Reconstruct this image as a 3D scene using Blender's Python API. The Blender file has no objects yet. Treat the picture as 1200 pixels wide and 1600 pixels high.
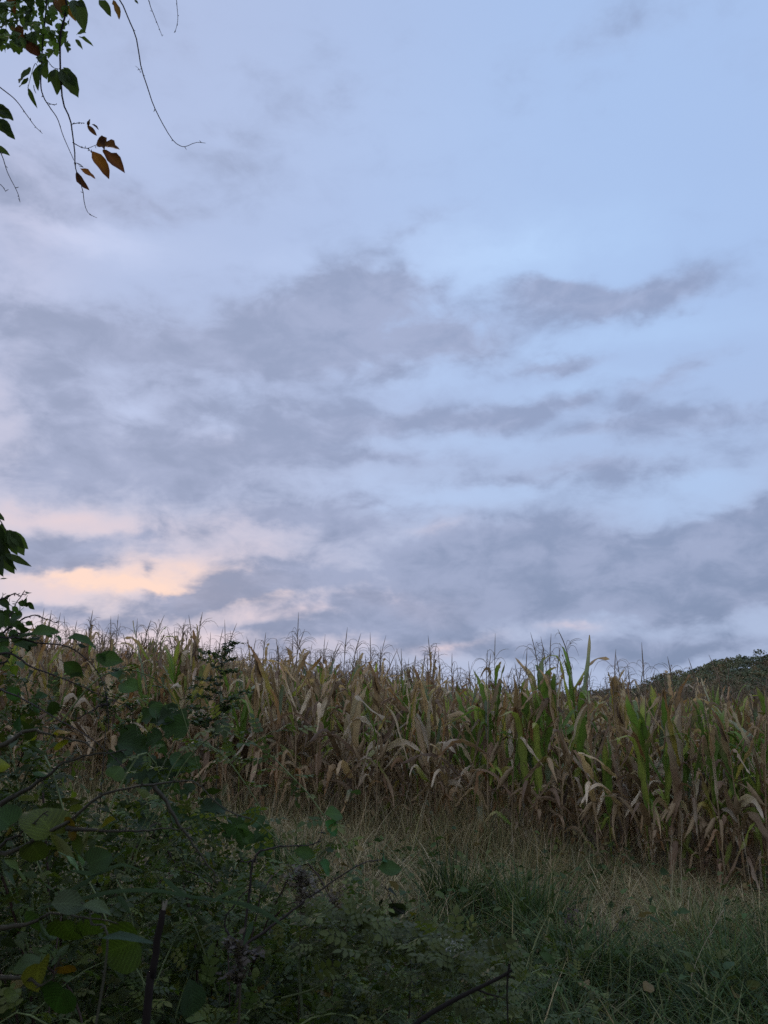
import bpy, math, random
import numpy as np
from mathutils import Vector

R = math.radians
sc = bpy.context.scene
COL = sc.collection

# ---------------------------------------------------------------- camera
EYE = np.array([0.0, 0.0, 1.65])
PITCH = R(13.6)
FPX = 1200.0
cam_d = bpy.data.cameras.new("camera")
cam = bpy.data.objects.new("camera", cam_d)
COL.objects.link(cam)
cam.location = EYE
cam.rotation_euler = (R(90) + PITCH, 0, 0)
cam_d.sensor_fit = 'VERTICAL'
cam_d.sensor_height = 36.0
cam_d.lens = 27.0
cam_d.clip_start = 0.05
cam_d.clip_end = 9000
cam_d.dof.use_dof = True
cam_d.dof.focus_distance = 7.5
cam_d.dof.aperture_fstop = 9.0
sc.camera = cam

def ray(px, py):
    cx, cy = (px - 600) / FPX, (800 - py) / FPX
    c, s = math.cos(PITCH), math.sin(PITCH)
    d = np.array([cx, c - cy * s, s + cy * c])
    return d / np.linalg.norm(d)

def P(px, py, Y):
    """world point whose distance ahead is Y metres, seen at photo pixel px,py"""
    d = ray(px, py)
    return EYE + d * (Y / d[1])

def azel(px, py):
    d = ray(px, py)
    return math.atan2(d[0], d[1]), math.asin(d[2])

def lin(r, g, b):
    f = lambda v: (v / 255 / 12.92) if v / 255 <= 0.04045 else ((v / 255 + 0.055) / 1.055) ** 2.4
    return (f(r), f(g), f(b))

# ---------------------------------------------------------------- exposure
sc.view_settings.view_transform = 'Standard'
sc.view_settings.look = 'None'
sc.view_settings.exposure = 0
sc.view_settings.gamma = 1
sc.view_settings.use_curve_mapping = False
sc.render.engine = 'CYCLES'
sc.cycles.max_bounces = 5
sc.cycles.diffuse_bounces = 3
sc.cycles.glossy_bounces = 2
sc.cycles.transmission_bounces = 4
sc.cycles.use_denoising = False
sc.cycles.use_adaptive_sampling = False

# ---------------------------------------------------------------- sky
SUN_AZ, SUN_EL = R(-21), R(6.5)
world = bpy.data.worlds.new("World")
sc.world = world
world.use_nodes = True
world.cycles.sampling_method = 'NONE'      # the dusk sky is soft: no light sampling needed
wt = world.node_tree
wt.nodes.clear()
class G:
    """tiny node-graph helper"""
    def __init__(self, tree): self.t = tree
    def n(self, kind, **kw):
        nd = self.t.nodes.new(kind)
        for k, v in kw.items(): setattr(nd, k, v)
        return nd
    def put(self, sock, v):
        if isinstance(v, bpy.types.NodeSocket): self.t.links.new(v, sock)
        else: sock.default_value = v
    def m(self, op, a, b=0.0, c=None, clamp=False):
        nd = self.n('ShaderNodeMath', operation=op, use_clamp=clamp)
        self.put(nd.inputs[0], a); self.put(nd.inputs[1], b)
        if c is not None: self.put(nd.inputs[2], c)
        return nd.outputs[0]
    def v(self, op, a, b=(0, 0, 0)):
        nd = self.n('ShaderNodeVectorMath', operation=op)
        self.put(nd.inputs[0], a)
        if op == 'SCALE': self.put(nd.inputs['Scale'], b)
        elif len(nd.inputs) > 1: self.put(nd.inputs[1], b)
        return nd.outputs['Value'] if op in ('LENGTH', 'DOT_PRODUCT') else nd.outputs[0]
    def mix(self, f, a, b, mode='MIX'):
        nd = self.n('ShaderNodeMix', data_type='RGBA', blend_type=mode)
        self.put(nd.inputs[0], f)
        self.put(nd.inputs[6], a if not isinstance(a, tuple) else (*a[:3], 1))
        self.put(nd.inputs[7], b if not isinstance(b, tuple) else (*b[:3], 1))
        return nd.outputs[2]
    def noise(self, vec, scale, detail=5, rough=0.5, dist=0.0, lac=2.0):
        nd = self.n('ShaderNodeTexNoise')
        self.put(nd.inputs['Vector'], vec)
        nd.inputs['Scale'].default_value = scale
        nd.inputs['Detail'].default_value = detail
        nd.inputs['Roughness'].default_value = rough
        nd.inputs['Distortion'].default_value = dist
        nd.inputs['Lacunarity'].default_value = lac
        return nd.outputs
    def step(self, v, a, b, lo=0.0, hi=1.0):
        nd = self.n('ShaderNodeMapRange', interpolation_type='SMOOTHSTEP')
        self.put(nd.inputs[0], v)
        for i, x in enumerate((a, b, lo, hi)): nd.inputs[i + 1].default_value = x
        return nd.outputs[0]

g = G(wt)
tc = g.n('ShaderNodeTexCoord')
dirv = g.v('NORMALIZE', tc.outputs['Generated'])
sep = g.n('ShaderNodeSeparateXYZ'); g.put(sep.inputs[0], dirv)
dx, dy, dz = sep.outputs
az = g.m('ARCTAN2', dx, dy)
el = g.m('ARCSINE', dz)
# cloud coordinates: directions squeezed upwards, so that cloud puffs come out wider than tall
deck = g.v('MULTIPLY', dirv, (1.0, 1.0, 1.8))
warp_n = g.noise(deck, 6.5, 5, 0.6)
ae = g.n('ShaderNodeCombineXYZ'); g.put(ae.inputs[0], az); g.put(ae.inputs[1], el)
warp2 = g.v('SCALE', g.v('SUBTRACT', warp_n['Color'], (0.5, 0.5, 0.5)), 0.085)
aew2 = g.v('MULTIPLY', g.v('ADD', ae.outputs[0], warp2), (1, 1, 0))

def blob(px, py, wx, wy, rot=0.0, coord=None):
    a0, e0 = azel(px, py)
    a1, _ = azel(px + wx, py); a2, _ = azel(px - wx, py)
    _, e1 = azel(px, py - wy); _, e2 = azel(px, py + wy)
    mp = g.n('ShaderNodeMapping', vector_type='TEXTURE')
    g.put(mp.inputs[0], coord if coord is not None else aew2)
    mp.inputs['Location'].default_value = (a0, e0, 0)
    mp.inputs['Rotation'].default_value = (0, 0, R(rot))
    mp.inputs['Scale'].default_value = (max(abs(a1 - a2) / 2, 1e-3), max(abs(e1 - e2) / 2, 1e-3), 1)
    d2 = g.v('DOT_PRODUCT', mp.outputs[0], mp.outputs[0])
    return g.m('POWER', 2.718, g.m('MULTIPLY', d2, -0.8))

def field(lst, after=None):
    """sum of soft patches, one evaluated after the other (keeps the shader's stack small)"""
    acc = None; prev = after
    for (px, py, wx, wy, rot, w) in lst:
        co = aew2
        if prev is not None:
            nd = g.n('ShaderNodeVectorMath', operation='MULTIPLY_ADD')
            g.put(nd.inputs[0], prev); nd.inputs[1].default_value = (1e-9,) * 3; g.put(nd.inputs[2], aew2)
            co = nd.outputs[0]
        acc = g.m('MULTIPLY_ADD', blob(px, py, wx, wy, rot, co), w, acc if acc is not None else 0.0)
        prev = acc
    return acc

DARK = [(230, 600, 330, 190, 0, .30), (560, 620, 330, 130, 0, .14), (760, 900, 600, 90, 0, .26), (1100, 700, 200, 120, 0, .12), (450, 790, 300, 40, 0, .12), (150, 300, 230, 90, 0, .16), (400, 120, 350, 90, 0, .10), (980, 60, 200, 80, 0, .10), (565, 470, 105, 42, 5, 1.0), (570, 535, 130, 45, 3, .75), (380, 545, 170, 40, -4, .55), (120, 520, 140, 42, -5, .6),
        (705, 528, 90, 26, -6, .6), (860, 462, 100, 24, -6, .62), (960, 470, 150, 26, 3, .5), (1040, 478, 60, 22, 12, .4), (880, 567, 75, 11, -3, .55),
        (790, 640, 100, 18, 6, .5), (900, 625, 40, 10, 20, .3), (1050, 595, 110, 20, 22, .45), (1080, 668, 130, 22, 0, .42), (930, 675, 110, 13, 4, .3),
        (580, 665, 150, 20, 0, .4), (640, 720, 110, 13, -2, .4), (860, 735, 150, 14, 2, .4), (1000, 740, 160, 22, 0, .32),
        (260, 690, 60, 70, 0, .35), (110, 660, 90, 70, 0, .4), (210, 745, 180, 35, 0, .5), (430, 700, 110, 35, 0, .38), (60, 760, 120, 30, 0, .4),
        (60, 290, 130, 60, -6, .38), (215, 325, 110, 34, 0, .40), (650, 370, 75, 22, 18, .35), (360, 250, 60, 40, 0, .14), (700, 320, 90, 20, 12, .2),
        (280, 75, 160, 45, 0, .16), (960, 35, 130, 40, 0, .17), (470, 180, 160, 40, 20, .12),
        (450, 812, 85, 15, 8, .62), (600, 815, 100, 38, 0, .62), (720, 850, 70, 25, 0, .35), (870, 850, 110, 42, 0, .6), (640, 850, 120, 24, 0, .4),
        (95, 872, 78, 26, 0, .95), (205, 838, 55, 15, 14, .72), (255, 862, 40, 12, 0, .4), (235, 893, 10, 12, 0, .35),
        (295, 936, 68, 15, 6, .85), (420, 912, 100, 16, 8, .65), (560, 892, 140, 24, 3, .6), (560, 950, 110, 14, -3, .4),
        (760, 910, 230, 34, 0, .75), (860, 955, 260, 26, 0, .85), (1080, 925, 180, 34, 0, .55), (1150, 850, 110, 42, 8, .75), (1120, 890, 140, 22, 0, .55),
        (150, 962, 120, 10, 2, .5), (60, 948, 60, 9, 0, .5), (620, 985, 80, 20, 0, .8), (1000, 1014, 280, 18, 0, .7), (480, 985, 90, 12, 0, .4), (300, 1005, 200, 9, 0, .15), (780, 1015, 110, 12, 0, .4), (330, 1018, 200, 9, 0, .15),
        (360, 985, 60, 7, 0, .3), (480, 1000, 60, 10, 0, .3)]
LIGHT = [(170, 385, 95, 26, 0, .7), (110, 360, 60, 22, 0, .6), (80, 440, 90, 18, 0, .3), (470, 410, 130, 30, 5, .4), (755, 410, 110, 55, 5, 1.0), (900, 390, 200, 60, 0, .45),
         (930, 530, 190, 24, 0, .6), (900, 600, 110, 16, 0, .5), (640, 590, 90, 26, 0, .45), (620, 420, 40, 30, 0, .3),
         (200, 655, 42, 28, 0, .5), (340, 660, 50, 30, -10, .5), (150, 200, 100, 35, 0, .35), (640, 250, 300, 120, 0, .3),
         (720, 690, 200, 14, 0, .4), (720, 770, 260, 22, 0, .5), (1080, 780, 110, 60, 0, .35), (360, 620, 50, 16, -20, .35)]
PINK = [(300, 825, 200, 24, 0, .32), (60, 815, 110, 20, 0, .5), (370, 870, 130, 22, 0, .32), (230, 908, 190, 28, 0, .55), (60, 920, 90, 22, 0, .5),
        (600, 935, 80, 16, 0, .45), (660, 948, 60, 14, 0, .4), (700, 1008, 50, 11, 10, .7), (200, 985, 230, 26, 0, .62), (400, 955, 120, 18, 0, .55), (480, 965, 60, 10, 0, .3),
        (480, 1015, 200, 18, 0, .38), (690, 820, 40, 12, 0, .25), (10, 640, 60, 140, 0, .16), (20, 330, 100, 120, 0, .18), (890, 985, 40, 8, 0, .35), (340, 690, 40, 20, 0, .15)]
PEACH = [(330, 915, 160, 24, 0, .14), (225, 920, 135, 15, -2, .9), (110, 908, 70, 8, -3, .6), (300, 903, 110, 12, 0, .4), (250, 885, 70, 12, 0, .2), (400, 940, 60, 7, 0, .3)]

fb1 = g.noise(g.v('ADD', deck, (2.2, 0.7, 5.1)), 5.0, 6, 0.56, 0.2)['Fac']
fb2 = g.noise(g.v('ADD', deck, (7.3, 2.1, 0.4)), 15.0, 5, 0.58, 0.3)['Fac']
fb1s = g.m('SUBTRACT', fb1, 0.5); fb2s = g.m('SUBTRACT', fb2, 0.5)
dark = field(DARK); f_light = field(LIGHT, dark); f_pink = field(PINK, f_light); f_peach = field(PEACH, f_pink)
tex = g.m('MULTIPLY_ADD', fb1s, 2.0, g.m('MULTIPLY', fb2s, 1.5))   # about -0.6 .. 0.6
dens = g.m('MULTIPLY', dark, g.m('MULTIPLY_ADD', tex, 0.9, 1.05))
dens = g.m('ADD', dens, g.m('MULTIPLY', tex, 0.42))
dens = g.m('SUBTRACT', dens, g.m('MULTIPLY', f_light, 0.30))
light = g.m('MULTIPLY', f_light, g.m('MULTIPLY_ADD', tex, -0.9, 1.0))
pink = g.m('MULTIPLY', f_pink, g.m('MULTIPLY_ADD', tex, -0.8, 1.0), clamp=True)
peach = g.m('MULTIPLY', f_peach, g.m('MULTIPLY_ADD', tex, -1.0, 1.0), clamp=True)
dens = g.m('SUBTRACT', dens, g.m('MULTIPLY_ADD', pink, 0.22, g.m('MULTIPLY', peach, 0.30)))
cmask = g.step(dens, 0.0, 0.80)

nishita = g.n('ShaderNodeTexSky', sky_type='NISHITA')
nishita.sun_disc = False
nishita.sun_elevation = SUN_EL
nishita.sun_rotation = SUN_AZ
nishita.dust_density = 2.0
nish = g.v('SCALE', nishita.outputs[0], 0.10)

# thin high haze deck over the clear air: cooler and clearer to the right, pinker to the left
upr = g.step(az, -0.50, 0.42)
elev = g.step(el, 0.05, 0.55)
low = g.mix(upr, lin(184, 190, 216), lin(174, 190, 222))
high = g.mix(upr, lin(180, 194, 228), lin(170, 196, 238))
deckcol = g.mix(elev, low, high)
back_fill = g.step(dy, -0.5, 0.45)
deckcol = g.mix(back_fill, lin(186, 194, 222), deckcol)  # sky behind the camera brightened as fill for the foreground
base = g.mix(0.03, deckcol, nish)
base = g.mix(g.m('MULTIPLY', light, 0.75, clamp=True), base, g.mix(upr, lin(196, 207, 238), lin(181, 211, 250)))
base = g.mix(pink, base, lin(233, 212, 216))
base = g.mix(peach, base, lin(255, 222, 206))
ccol = g.mix(upr, lin(150, 160, 188), lin(143, 157, 190))
ccol = g.mix(g.step(el, 0.02, 0.35), g.mix(upr, lin(130, 141, 170), lin(122, 137, 167)), ccol)
ccol = g.mix(g.step(g.m('ADD', fb2, g.m('MULTIPLY', fb1s, 0.8)), 0.35, 0.70), g.mix(0.45, ccol, lin(182, 190, 220)), ccol)
skycol = g.mix(g.m('MULTIPLY', cmask, 0.86), base, ccol)
# below the horizon only the far ground shows
skycol = g.v('SCALE', skycol, g.step(el, 0.88, 1.35, 1.0, 2.2))      # unseen overhead sky boosted as added light on the foreground
skycol = g.mix(g.step(el, -0.09, -0.03), lin(70, 72, 74), skycol)
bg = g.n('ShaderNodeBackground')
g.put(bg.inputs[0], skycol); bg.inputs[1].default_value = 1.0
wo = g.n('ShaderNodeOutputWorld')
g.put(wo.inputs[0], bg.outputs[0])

sun_d = bpy.data.lights.new("sun", 'SUN')
sun_d.energy = 0.8
sun_d.angle = R(14)
sun_d.color = (1.0, 0.80, 0.66)
sun = bpy.data.objects.new("sun", sun_d)
COL.objects.link(sun)
sdir = Vector((math.sin(SUN_AZ) * math.cos(SUN_EL), math.cos(SUN_AZ) * math.cos(SUN_EL), math.sin(SUN_EL)))
sun.rotation_euler = (-sdir).to_track_quat('-Z', 'Y').to_euler()
sun.location = sdir * 50

# ---------------------------------------------------------------- helpers
class Bits:
    """collects quads with a colour and a texture coordinate per vertex"""
    def __init__(self): self.V, self.Q, self.C, self.T, self.n = [], [], [], [], 0
    def add(self, V, Q, C, T=None):
        V = np.asarray(V, float); C = np.asarray(C, float)
        if C.ndim == 1: C = np.tile(C, (len(V), 1))
        if T is None: T = np.zeros((len(V), 3))
        self.V.append(V); self.Q.append(np.asarray(Q, int) + self.n); self.C.append(C); self.T.append(T)
        self.n += len(V)
        return self
    def merge(self, o): 
        if o.n: self.add(*o.arrays())
        return self
    def arrays(self):
        return np.concatenate(self.V), np.concatenate(self.Q), np.concatenate(self.C), np.concatenate(self.T)
    def build(self, name, mat, parent=None, loc=None):
        V, Q, C, T = self.arrays()
        if loc is not None: V = V - np.asarray(loc)
        me = bpy.data.meshes.new(name)
        me.vertices.add(len(V)); me.vertices.foreach_set("co", V.astype(np.float32).ravel())
        me.loops.add(Q.size); me.loops.foreach_set("vertex_index", Q.astype(np.int32).ravel())
        me.polygons.add(len(Q)); me.polygons.foreach_set("loop_start", np.arange(0, Q.size, 4, dtype=np.int32))
        me.polygons.foreach_set("use_smooth", np.ones(len(Q), bool))
        me.update(calc_edges=True)
        a = me.attributes.new("col", 'FLOAT_COLOR', 'POINT')
        a.data.foreach_set("color", np.concatenate([C, np.ones((len(C), 1))], 1).astype(np.float32).ravel())
        a = me.attributes.new("tex", 'FLOAT_VECTOR', 'POINT')
        a.data.foreach_set("vector", T.astype(np.float32).ravel())
        me.materials.append(mat)
        o = bpy.data.objects.new(name, me)
        COL.objects.link(o)
        if parent is not None: o.parent = parent
        return o

def tag(o, label=None, cat=None, group=None, kind=None):
    if label: o["label"] = label
    if cat: o["category"] = cat
    if group: o["group"] = group
    if kind: o["kind"] = kind
    return o

def thing(name, label, cat, loc, group=None, rz=0.0):
    o = bpy.data.objects.new(name, None)
    o.empty_display_size = 0.1
    COL.objects.link(o)
    o.location = loc; o.rotation_euler = (0, 0, rz)
    return tag(o, label, cat, group)

def dup(root, loc, rz, scale, label, group=None):
    r = root.copy(); COL.objects.link(r)
    r.location = loc; r.rotation_euler = (0, 0, rz); r.scale = scale
    r["label"] = label
    if group: r["group"] = group
    elif "group" in r: del r["group"]
    for ch in list(root.children):
        c = ch.copy(); COL.objects.link(c); c.parent = r
        for g_ in list(ch.children):
            e = g_.copy(); COL.objects.link(e); e.parent = c
    return r

def unit(v):
    v = np.asarray(v, float)
    return v / (np.linalg.norm(v, axis=-1, keepdims=True) + 1e-9)

def smooth(a, b, x):
    t = np.clip((np.asarray(x, float) - a) / (b - a), 0, 1)
    return t * t * (3 - 2 * t)

def spline(pts, n):
    """Catmull-Rom through the points"""
    p = np.asarray(pts, float)
    if len(p) == 2: return p[0] + (p[1] - p[0]) * np.linspace(0, 1, n)[:, None]
    q = np.vstack([2 * p[0] - p[1], p, 2 * p[-1] - p[-2]])
    u = np.linspace(0, len(p) - 1 - 1e-6, n); i = u.astype(int); t = (u - i)[:, None]
    a, b, c, d = q[i], q[i + 1], q[i + 2], q[i + 3]
    return 0.5 * ((2 * b) + (-a + c) * t + (2 * a - 5 * b + 4 * c - d) * t ** 2 + (-a + 3 * b - 3 * c + d) * t ** 3)

def tube(bits, pts, rad, col, k=5):
    p = np.asarray(pts, float); n = len(p)
    rad = np.broadcast_to(np.asarray(rad, float), (n,))
    t = unit(np.gradient(p, axis=0))
    ref = np.array([0.31, 0.12, 0.94]) if abs(t[0, 2]) < 0.8 else np.array([0.95, 0.2, 0.1])
    s = unit(np.cross(t, ref)); b = np.cross(t, s)
    a = np.arange(k) / k * 2 * np.pi
    V = p[:, None] + rad[:, None, None] * (np.cos(a)[None, :, None] * s[:, None] + np.sin(a)[None, :, None] * b[:, None])
    i = np.arange(n - 1)[:, None] * k; j = np.arange(k)[None]; j2 = (j + 1) % k
    Q = np.stack([i + j, i + j2, i + k + j2, i + k + j], -1).reshape(-1, 4)
    col = np.asarray(col, float)
    C = np.repeat(col, k, 0) if col.ndim == 2 else col
    T = np.stack([np.tile(a / 6.28, n), np.repeat(np.linspace(0, 1, n), k) * n * 0.1, np.full(n * k, p[0, 0])], -1)
    bits.add(V.reshape(-1, 3), Q, C, T)

def ribbon(bits, pts, width, side, fold, C, rnd=0.0, cols=3, wave=None, length=1.0):
    """leaf strip: pts (n,3), half widths (n), side vectors (n,3); the two halves tip up by fold"""
    p = np.asarray(pts, float); n = len(p)
    t = unit(np.gradient(p, axis=0)); side = unit(side - t * np.sum(side * t, 1, keepdims=True))
    nr = np.cross(side, t)
    u = np.linspace(-1, 1, cols)
    f = np.broadcast_to(np.asarray(fold, float), (n,))
    V = p[:, None] + width[:, None, None] * (u[None, :, None] * np.cos(f)[:, None, None] * side[:, None] + np.abs(u)[None, :, None] * np.sin(f)[:, None, None] * nr[:, None])
    if wave is not None:
        V += (wave[:, None] * (u ** 2 * np.sign(u))[None])[:, :, None] * nr[:, None]
    i = np.arange(n - 1)[:, None] * cols; j = np.arange(cols - 1)[None]
    Q = np.stack([i + j, i + j + 1, i + cols + j + 1, i + cols + j], -1).reshape(-1, 4)
    C = np.asarray(C, float)
    if C.ndim == 2: C = np.repeat(C, cols, 0)
    elif C.ndim == 3: C = C.reshape(-1, 3)
    T = np.stack([np.tile(u * 0.5 + 0.5, n), np.repeat(np.linspace(0, 1, n), cols) * length, np.full(n * cols, rnd)], -1)
    bits.add(V.reshape(-1, 3), Q, C, T)

LEAF = {
    'ovate': ([0, .08, .22, .4, .6, .8, .93, 1], [.015, .13, .27, .33, .28, .15, .05, .0], [0, 0, 0, 0, 0, 0, 0, 0]),
    'lance': ([0, .1, .3, .55, .8, 1], [.01, .07, .12, .11, .06, 0], [0] * 6),
    'heart': ([0, .05, .15, .3, .5, .7, .88, 1], [.18, .40, .50, .52, .46, .33, .15, .0], [-.10, -.12, -.06, 0, 0, .02, .02, 0]),
    'lobed': ([0, .08, .2, .32, .42, .55, .66, .8, .92, 1], [.05, .30, .46, .40, .22, .40, .30, .16, .08, 0], [-.06, -.02, .08, .16, .02, .12, .14, .02, .02, 0]),
    'slim': ([0, .08, .22, .4, .6, .8, .93, 1], [.015, .09, .18, .23, .21, .13, .05, .0], [0, 0, 0, 0, 0, 0, 0, 0]),
    'small': ([0, .3, .7, 1], [.03, .3, .24, 0], [0, 0, 0, 0]),
}
def leaf(kind, L, rng, col, edge=None, fold=0.25, curl=0.5, wavy=0.05, cols=3, tip=None):
    """one blade lying along +Y, face up +Z, base at the origin"""
    s, w, off = (np.array(a, float) for a in LEAF[kind])
    n = len(s)
    ang = -curl * s * 1.0
    y = np.concatenate([[0], np.cumsum(np.diff(s) * np.cos(ang[1:]))]) * L
    z = np.concatenate([[0], np.cumsum(np.diff(s) * np.sin(ang[1:]))]) * L
    u = np.linspace(-1, 1, cols)
    ww = w * L
    V = np.zeros((n, cols, 3))
    V[:, :, 0] = ww[:, None] * u * math.cos(fold)
    V[:, :, 1] = y[:, None] + (off * L)[:, None] * np.abs(u)[None]
    V[:, :, 2] = z[:, None] + ww[:, None] * np.abs(u) * math.sin(fold) + rng.normal(0, wavy * L, (n, cols)) * np.abs(u)[None] * (s * (1 - s) * 4)[:, None]
    i = np.arange(n - 1)[:, None] * cols; j = np.arange(cols - 1)[None]
    Q = np.stack([i + j, i + j + 1, i + cols + j + 1, i + cols + j], -1).reshape(-1, 4)
    C = np.tile(np.asarray(col, float), (n, cols, 1))
    if edge is not None:
        k = np.abs(u)[None] ** 2 * rng.uniform(0.2, 1.0, (n, cols))
        C = C * (1 - k[..., None]) + np.asarray(edge) * k[..., None]
    if tip is not None:
        k = (smooth(.45, 1, s)[:, None] * rng.uniform(.5, 1, (n, cols)))[..., None]
        C = C * (1 - k) + np.asarray(tip) * k
    T = np.stack([np.tile(u * 0.5 + 0.5, n), np.repeat(s, cols), np.full(n * cols, rng.random() * 50)], -1)
    return V.reshape(-1, 3), Q, C.reshape(-1, 3), T

def frame(ydir, up):
    y = unit(ydir); x = unit(np.cross(y, up)); z = np.cross(x, y)
    return np.stack([x, y, z], -1)          # columns

def place(bits, tmpl, pos, rot, scale=1.0, tint=1.0):
    V, Q, C, T = tmpl
    bits.add((V * scale) @ rot.T + pos, Q, C * tint, T)

def scatter(bits, tmpl, pos, rot, scale, tint):
    """many copies of one template: pos (N,3), rot (N,3,3), scale (N), tint (N,3)"""
    V, Q, C, T = tmpl; N, k = len(pos), len(V)
    if N == 0: return
    W = np.einsum('nij,kj->nki', rot, V) * scale[:, None, None] + pos[:, None]
    QQ = Q[None] + (np.arange(N) * k)[:, None, None]
    CC = C[None] * tint[:, None]
    TT = np.tile(T, (N, 1, 1)); TT[:, :, 2] += np.arange(N)[:, None] * 1.37
    bits.add(W.reshape(-1, 3), QQ.reshape(-1, 4), CC.reshape(-1, 3), TT.reshape(-1, 3))

def rand_rots(rng, N, droop=(-0.6, 0.5), up_jit=0.6):
    a = rng.uniform(0, 2 * np.pi, N); d = rng.uniform(*droop, N)
    y = np.stack([np.cos(a) * np.cos(d), np.sin(a) * np.cos(d), np.sin(d)], -1)
    up = unit(np.array([0, 0, 1.0]) + rng.normal(0, up_jit, (N, 3)))
    x = unit(np.cross(y, up)); z = np.cross(x, y)
    return np.stack([x, y, z], -1)

# ---------------------------------------------------------------- materials
def plant_mat(name, trans=0.3, rough=0.6, spec=0.25, stripes=0.0, blotch=0.35, vary=0.18, scale=14.0, hue=0.03, tcol=(1.0, 1.0, 0.7), veins=0.0, spots=None):
    m = bpy.data.materials.new(name); m.use_nodes = True
    t = m.node_tree; t.nodes.clear(); q = G(t)
    at = q.n('ShaderNodeAttribute', attribute_name="col")
    tx = q.n('ShaderNodeAttribute', attribute_name="tex")
    oi = q.n('ShaderNodeObjectInfo')
    geo = q.n('ShaderNodeNewGeometry')
    col = at.outputs['Color']
    nz = q.noise(geo.outputs['Position'], scale, 4, 0.6)['Fac']
    k = q.m('ADD', 1.0 - blotch, q.m('MULTIPLY', nz, blotch * 2))
    k = q.m('MULTIPLY', k, q.m('ADD', 1.0 - vary, q.m('MULTIPLY', oi.outputs['Random'], vary * 2)))
    if stripes > 0:
        st = q.noise(q.v('MULTIPLY', tx.outputs['Vector'], (22.0, 2.5, 1.0)), 1.0, 3, 0.65)['Fac']
        k = q.m('MULTIPLY', k, q.m('ADD', 1.0 - stripes, q.m('MULTIPLY', st, stripes * 2)))
    if veins > 0:
        su = q.n('ShaderNodeSeparateXYZ'); q.put(su.inputs[0], tx.outputs['Vector'])
        au = q.m('ABSOLUTE', q.m('SUBTRACT', su.outputs[0], 0.5))
        ph = q.m('SUBTRACT', q.m('MULTIPLY', su.outputs[1], 9.0), q.m('MULTIPLY', au, 7.0))
        rib = q.m('POWER', q.m('ABSOLUTE', q.m('SINE', q.m('MULTIPLY', ph, 3.1416))), 9.0)
        mid = q.step(au, 0.0, 0.05, 1.0, 0.0)
        k = q.m('MULTIPLY', k, q.m('ADD', 1.0, q.m('MULTIPLY', q.m('MAXIMUM', rib, mid), veins)))
    col = q.v('SCALE', col, k)
    if spots is not None:
        sp = q.noise(q.v('ADD', geo.outputs['Position'], tx.outputs['Vector']), 55.0, 3, 0.55)['Fac']
        col = q.mix(q.step(sp, 0.60, 0.68), col, spots)
    hs = q.n('ShaderNodeHueSaturation')
    q.put(hs.inputs['Color'], col)
    q.put(hs.inputs['Hue'], q.m('ADD', 0.5 - hue / 2, q.m('MULTIPLY', nz, hue)))
    col = hs.outputs[0]
    pr = q.n('ShaderNodeBsdfPrincipled')
    q.put(pr.inputs['Base Color'], col)
    pr.inputs['Roughness'].default_value = rough
    pr.inputs['Specular IOR Level'].default_value = spec
    out = q.n('ShaderNodeOutputMaterial')
    if trans > 0:
        tr = q.n('ShaderNodeBsdfTranslucent')
        q.put(tr.inputs['Color'], q.v('MULTIPLY', col, tcol))
        mx = q.n('ShaderNodeMixShader'); mx.inputs[0].default_value = trans
        q.put(mx.inputs[1], pr.outputs[0]); q.put(mx.inputs[2], tr.outputs[0])
        q.put(out.inputs[0], mx.outputs[0])
    else:
        q.put(out.inputs[0], pr.outputs[0])
    return m

M_CORN = plant_mat("corn_leaf", trans=0.38, rough=0.6, spec=0.25, stripes=0.32, blotch=0.3, scale=9, tcol=(1.15, 1.1, .75))
M_STALK = plant_mat("corn_stalk", trans=0.0, rough=0.65, stripes=0.2, blotch=0.4, scale=18)
M_TASSEL = plant_mat("corn_tassel", trans=0.15, rough=0.8, blotch=0.3)
M_GRASS = plant_mat("grass_blade", trans=0.3, rough=0.6, spec=0.2, blotch=0.45, scale=2.5)
M_LEAF = plant_mat("bush_leaf", trans=0.35, rough=0.5, spec=0.2, blotch=0.35, scale=30, tcol=(1.1, 1.2, .5))
M_BIG = plant_mat("broad_leaf", trans=0.35, rough=0.6, spec=0.15, blotch=0.45, scale=18, tcol=(1.1, 1.2, .5), veins=0.5, spots=(.035, .022, .012))
M_CANE = plant_mat("bush_cane", trans=0.0, rough=0.6, blotch=0.35, scale=40)
M_BARK = plant_mat("tree_bark", trans=0.0, rough=0.9, spec=0.1, blotch=0.5, scale=25)
M_FOREST = plant_mat("forest_leaf", trans=0.15, rough=0.8, spec=0.1, blotch=0.5, scale=0.03, vary=0.1, hue=0.08)

def ground_mat(name, cols, scale, bump=0.4):
    m = bpy.data.materials.new(name); m.use_nodes = True
    t = m.node_tree; q = G(t); pr = t.nodes['Principled BSDF']
    geo = q.n('ShaderNodeNewGeometry')
    n1 = q.noise(geo.outputs['Position'], scale, 8, 0.65)['Fac']
    n2 = q.noise(geo.outputs['Position'], scale * 9, 6, 0.7)['Fac']
    c = q.mix(q.step(n1, .35, .65), cols[0], cols[1])
    c = q.mix(q.step(n2, .45, .7), c, cols[2])
    q.put(pr.inputs['Base Color'], c)
    pr.inputs['Roughness'].default_value = 0.95
    pr.inputs['Specular IOR Level'].default_value = 0.1
    b = q.n('ShaderNodeBump'); b.inputs['Strength'].default_value = bump; b.inputs['Distance'].default_value = 0.05
    q.put(b.inputs['Height'], n2); q.put(pr.inputs['Normal'], b.outputs[0])
    return m
M_SOIL = ground_mat("soil", ((.055, .042, .028), (.085, .066, .042), (.03, .028, .016)), 1.3)
M_HILL = ground_mat("hill_floor", ((.03, .03, .018), (.045, .036, .02), (.02, .024, .014)), 0.02, 0.2)

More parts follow.
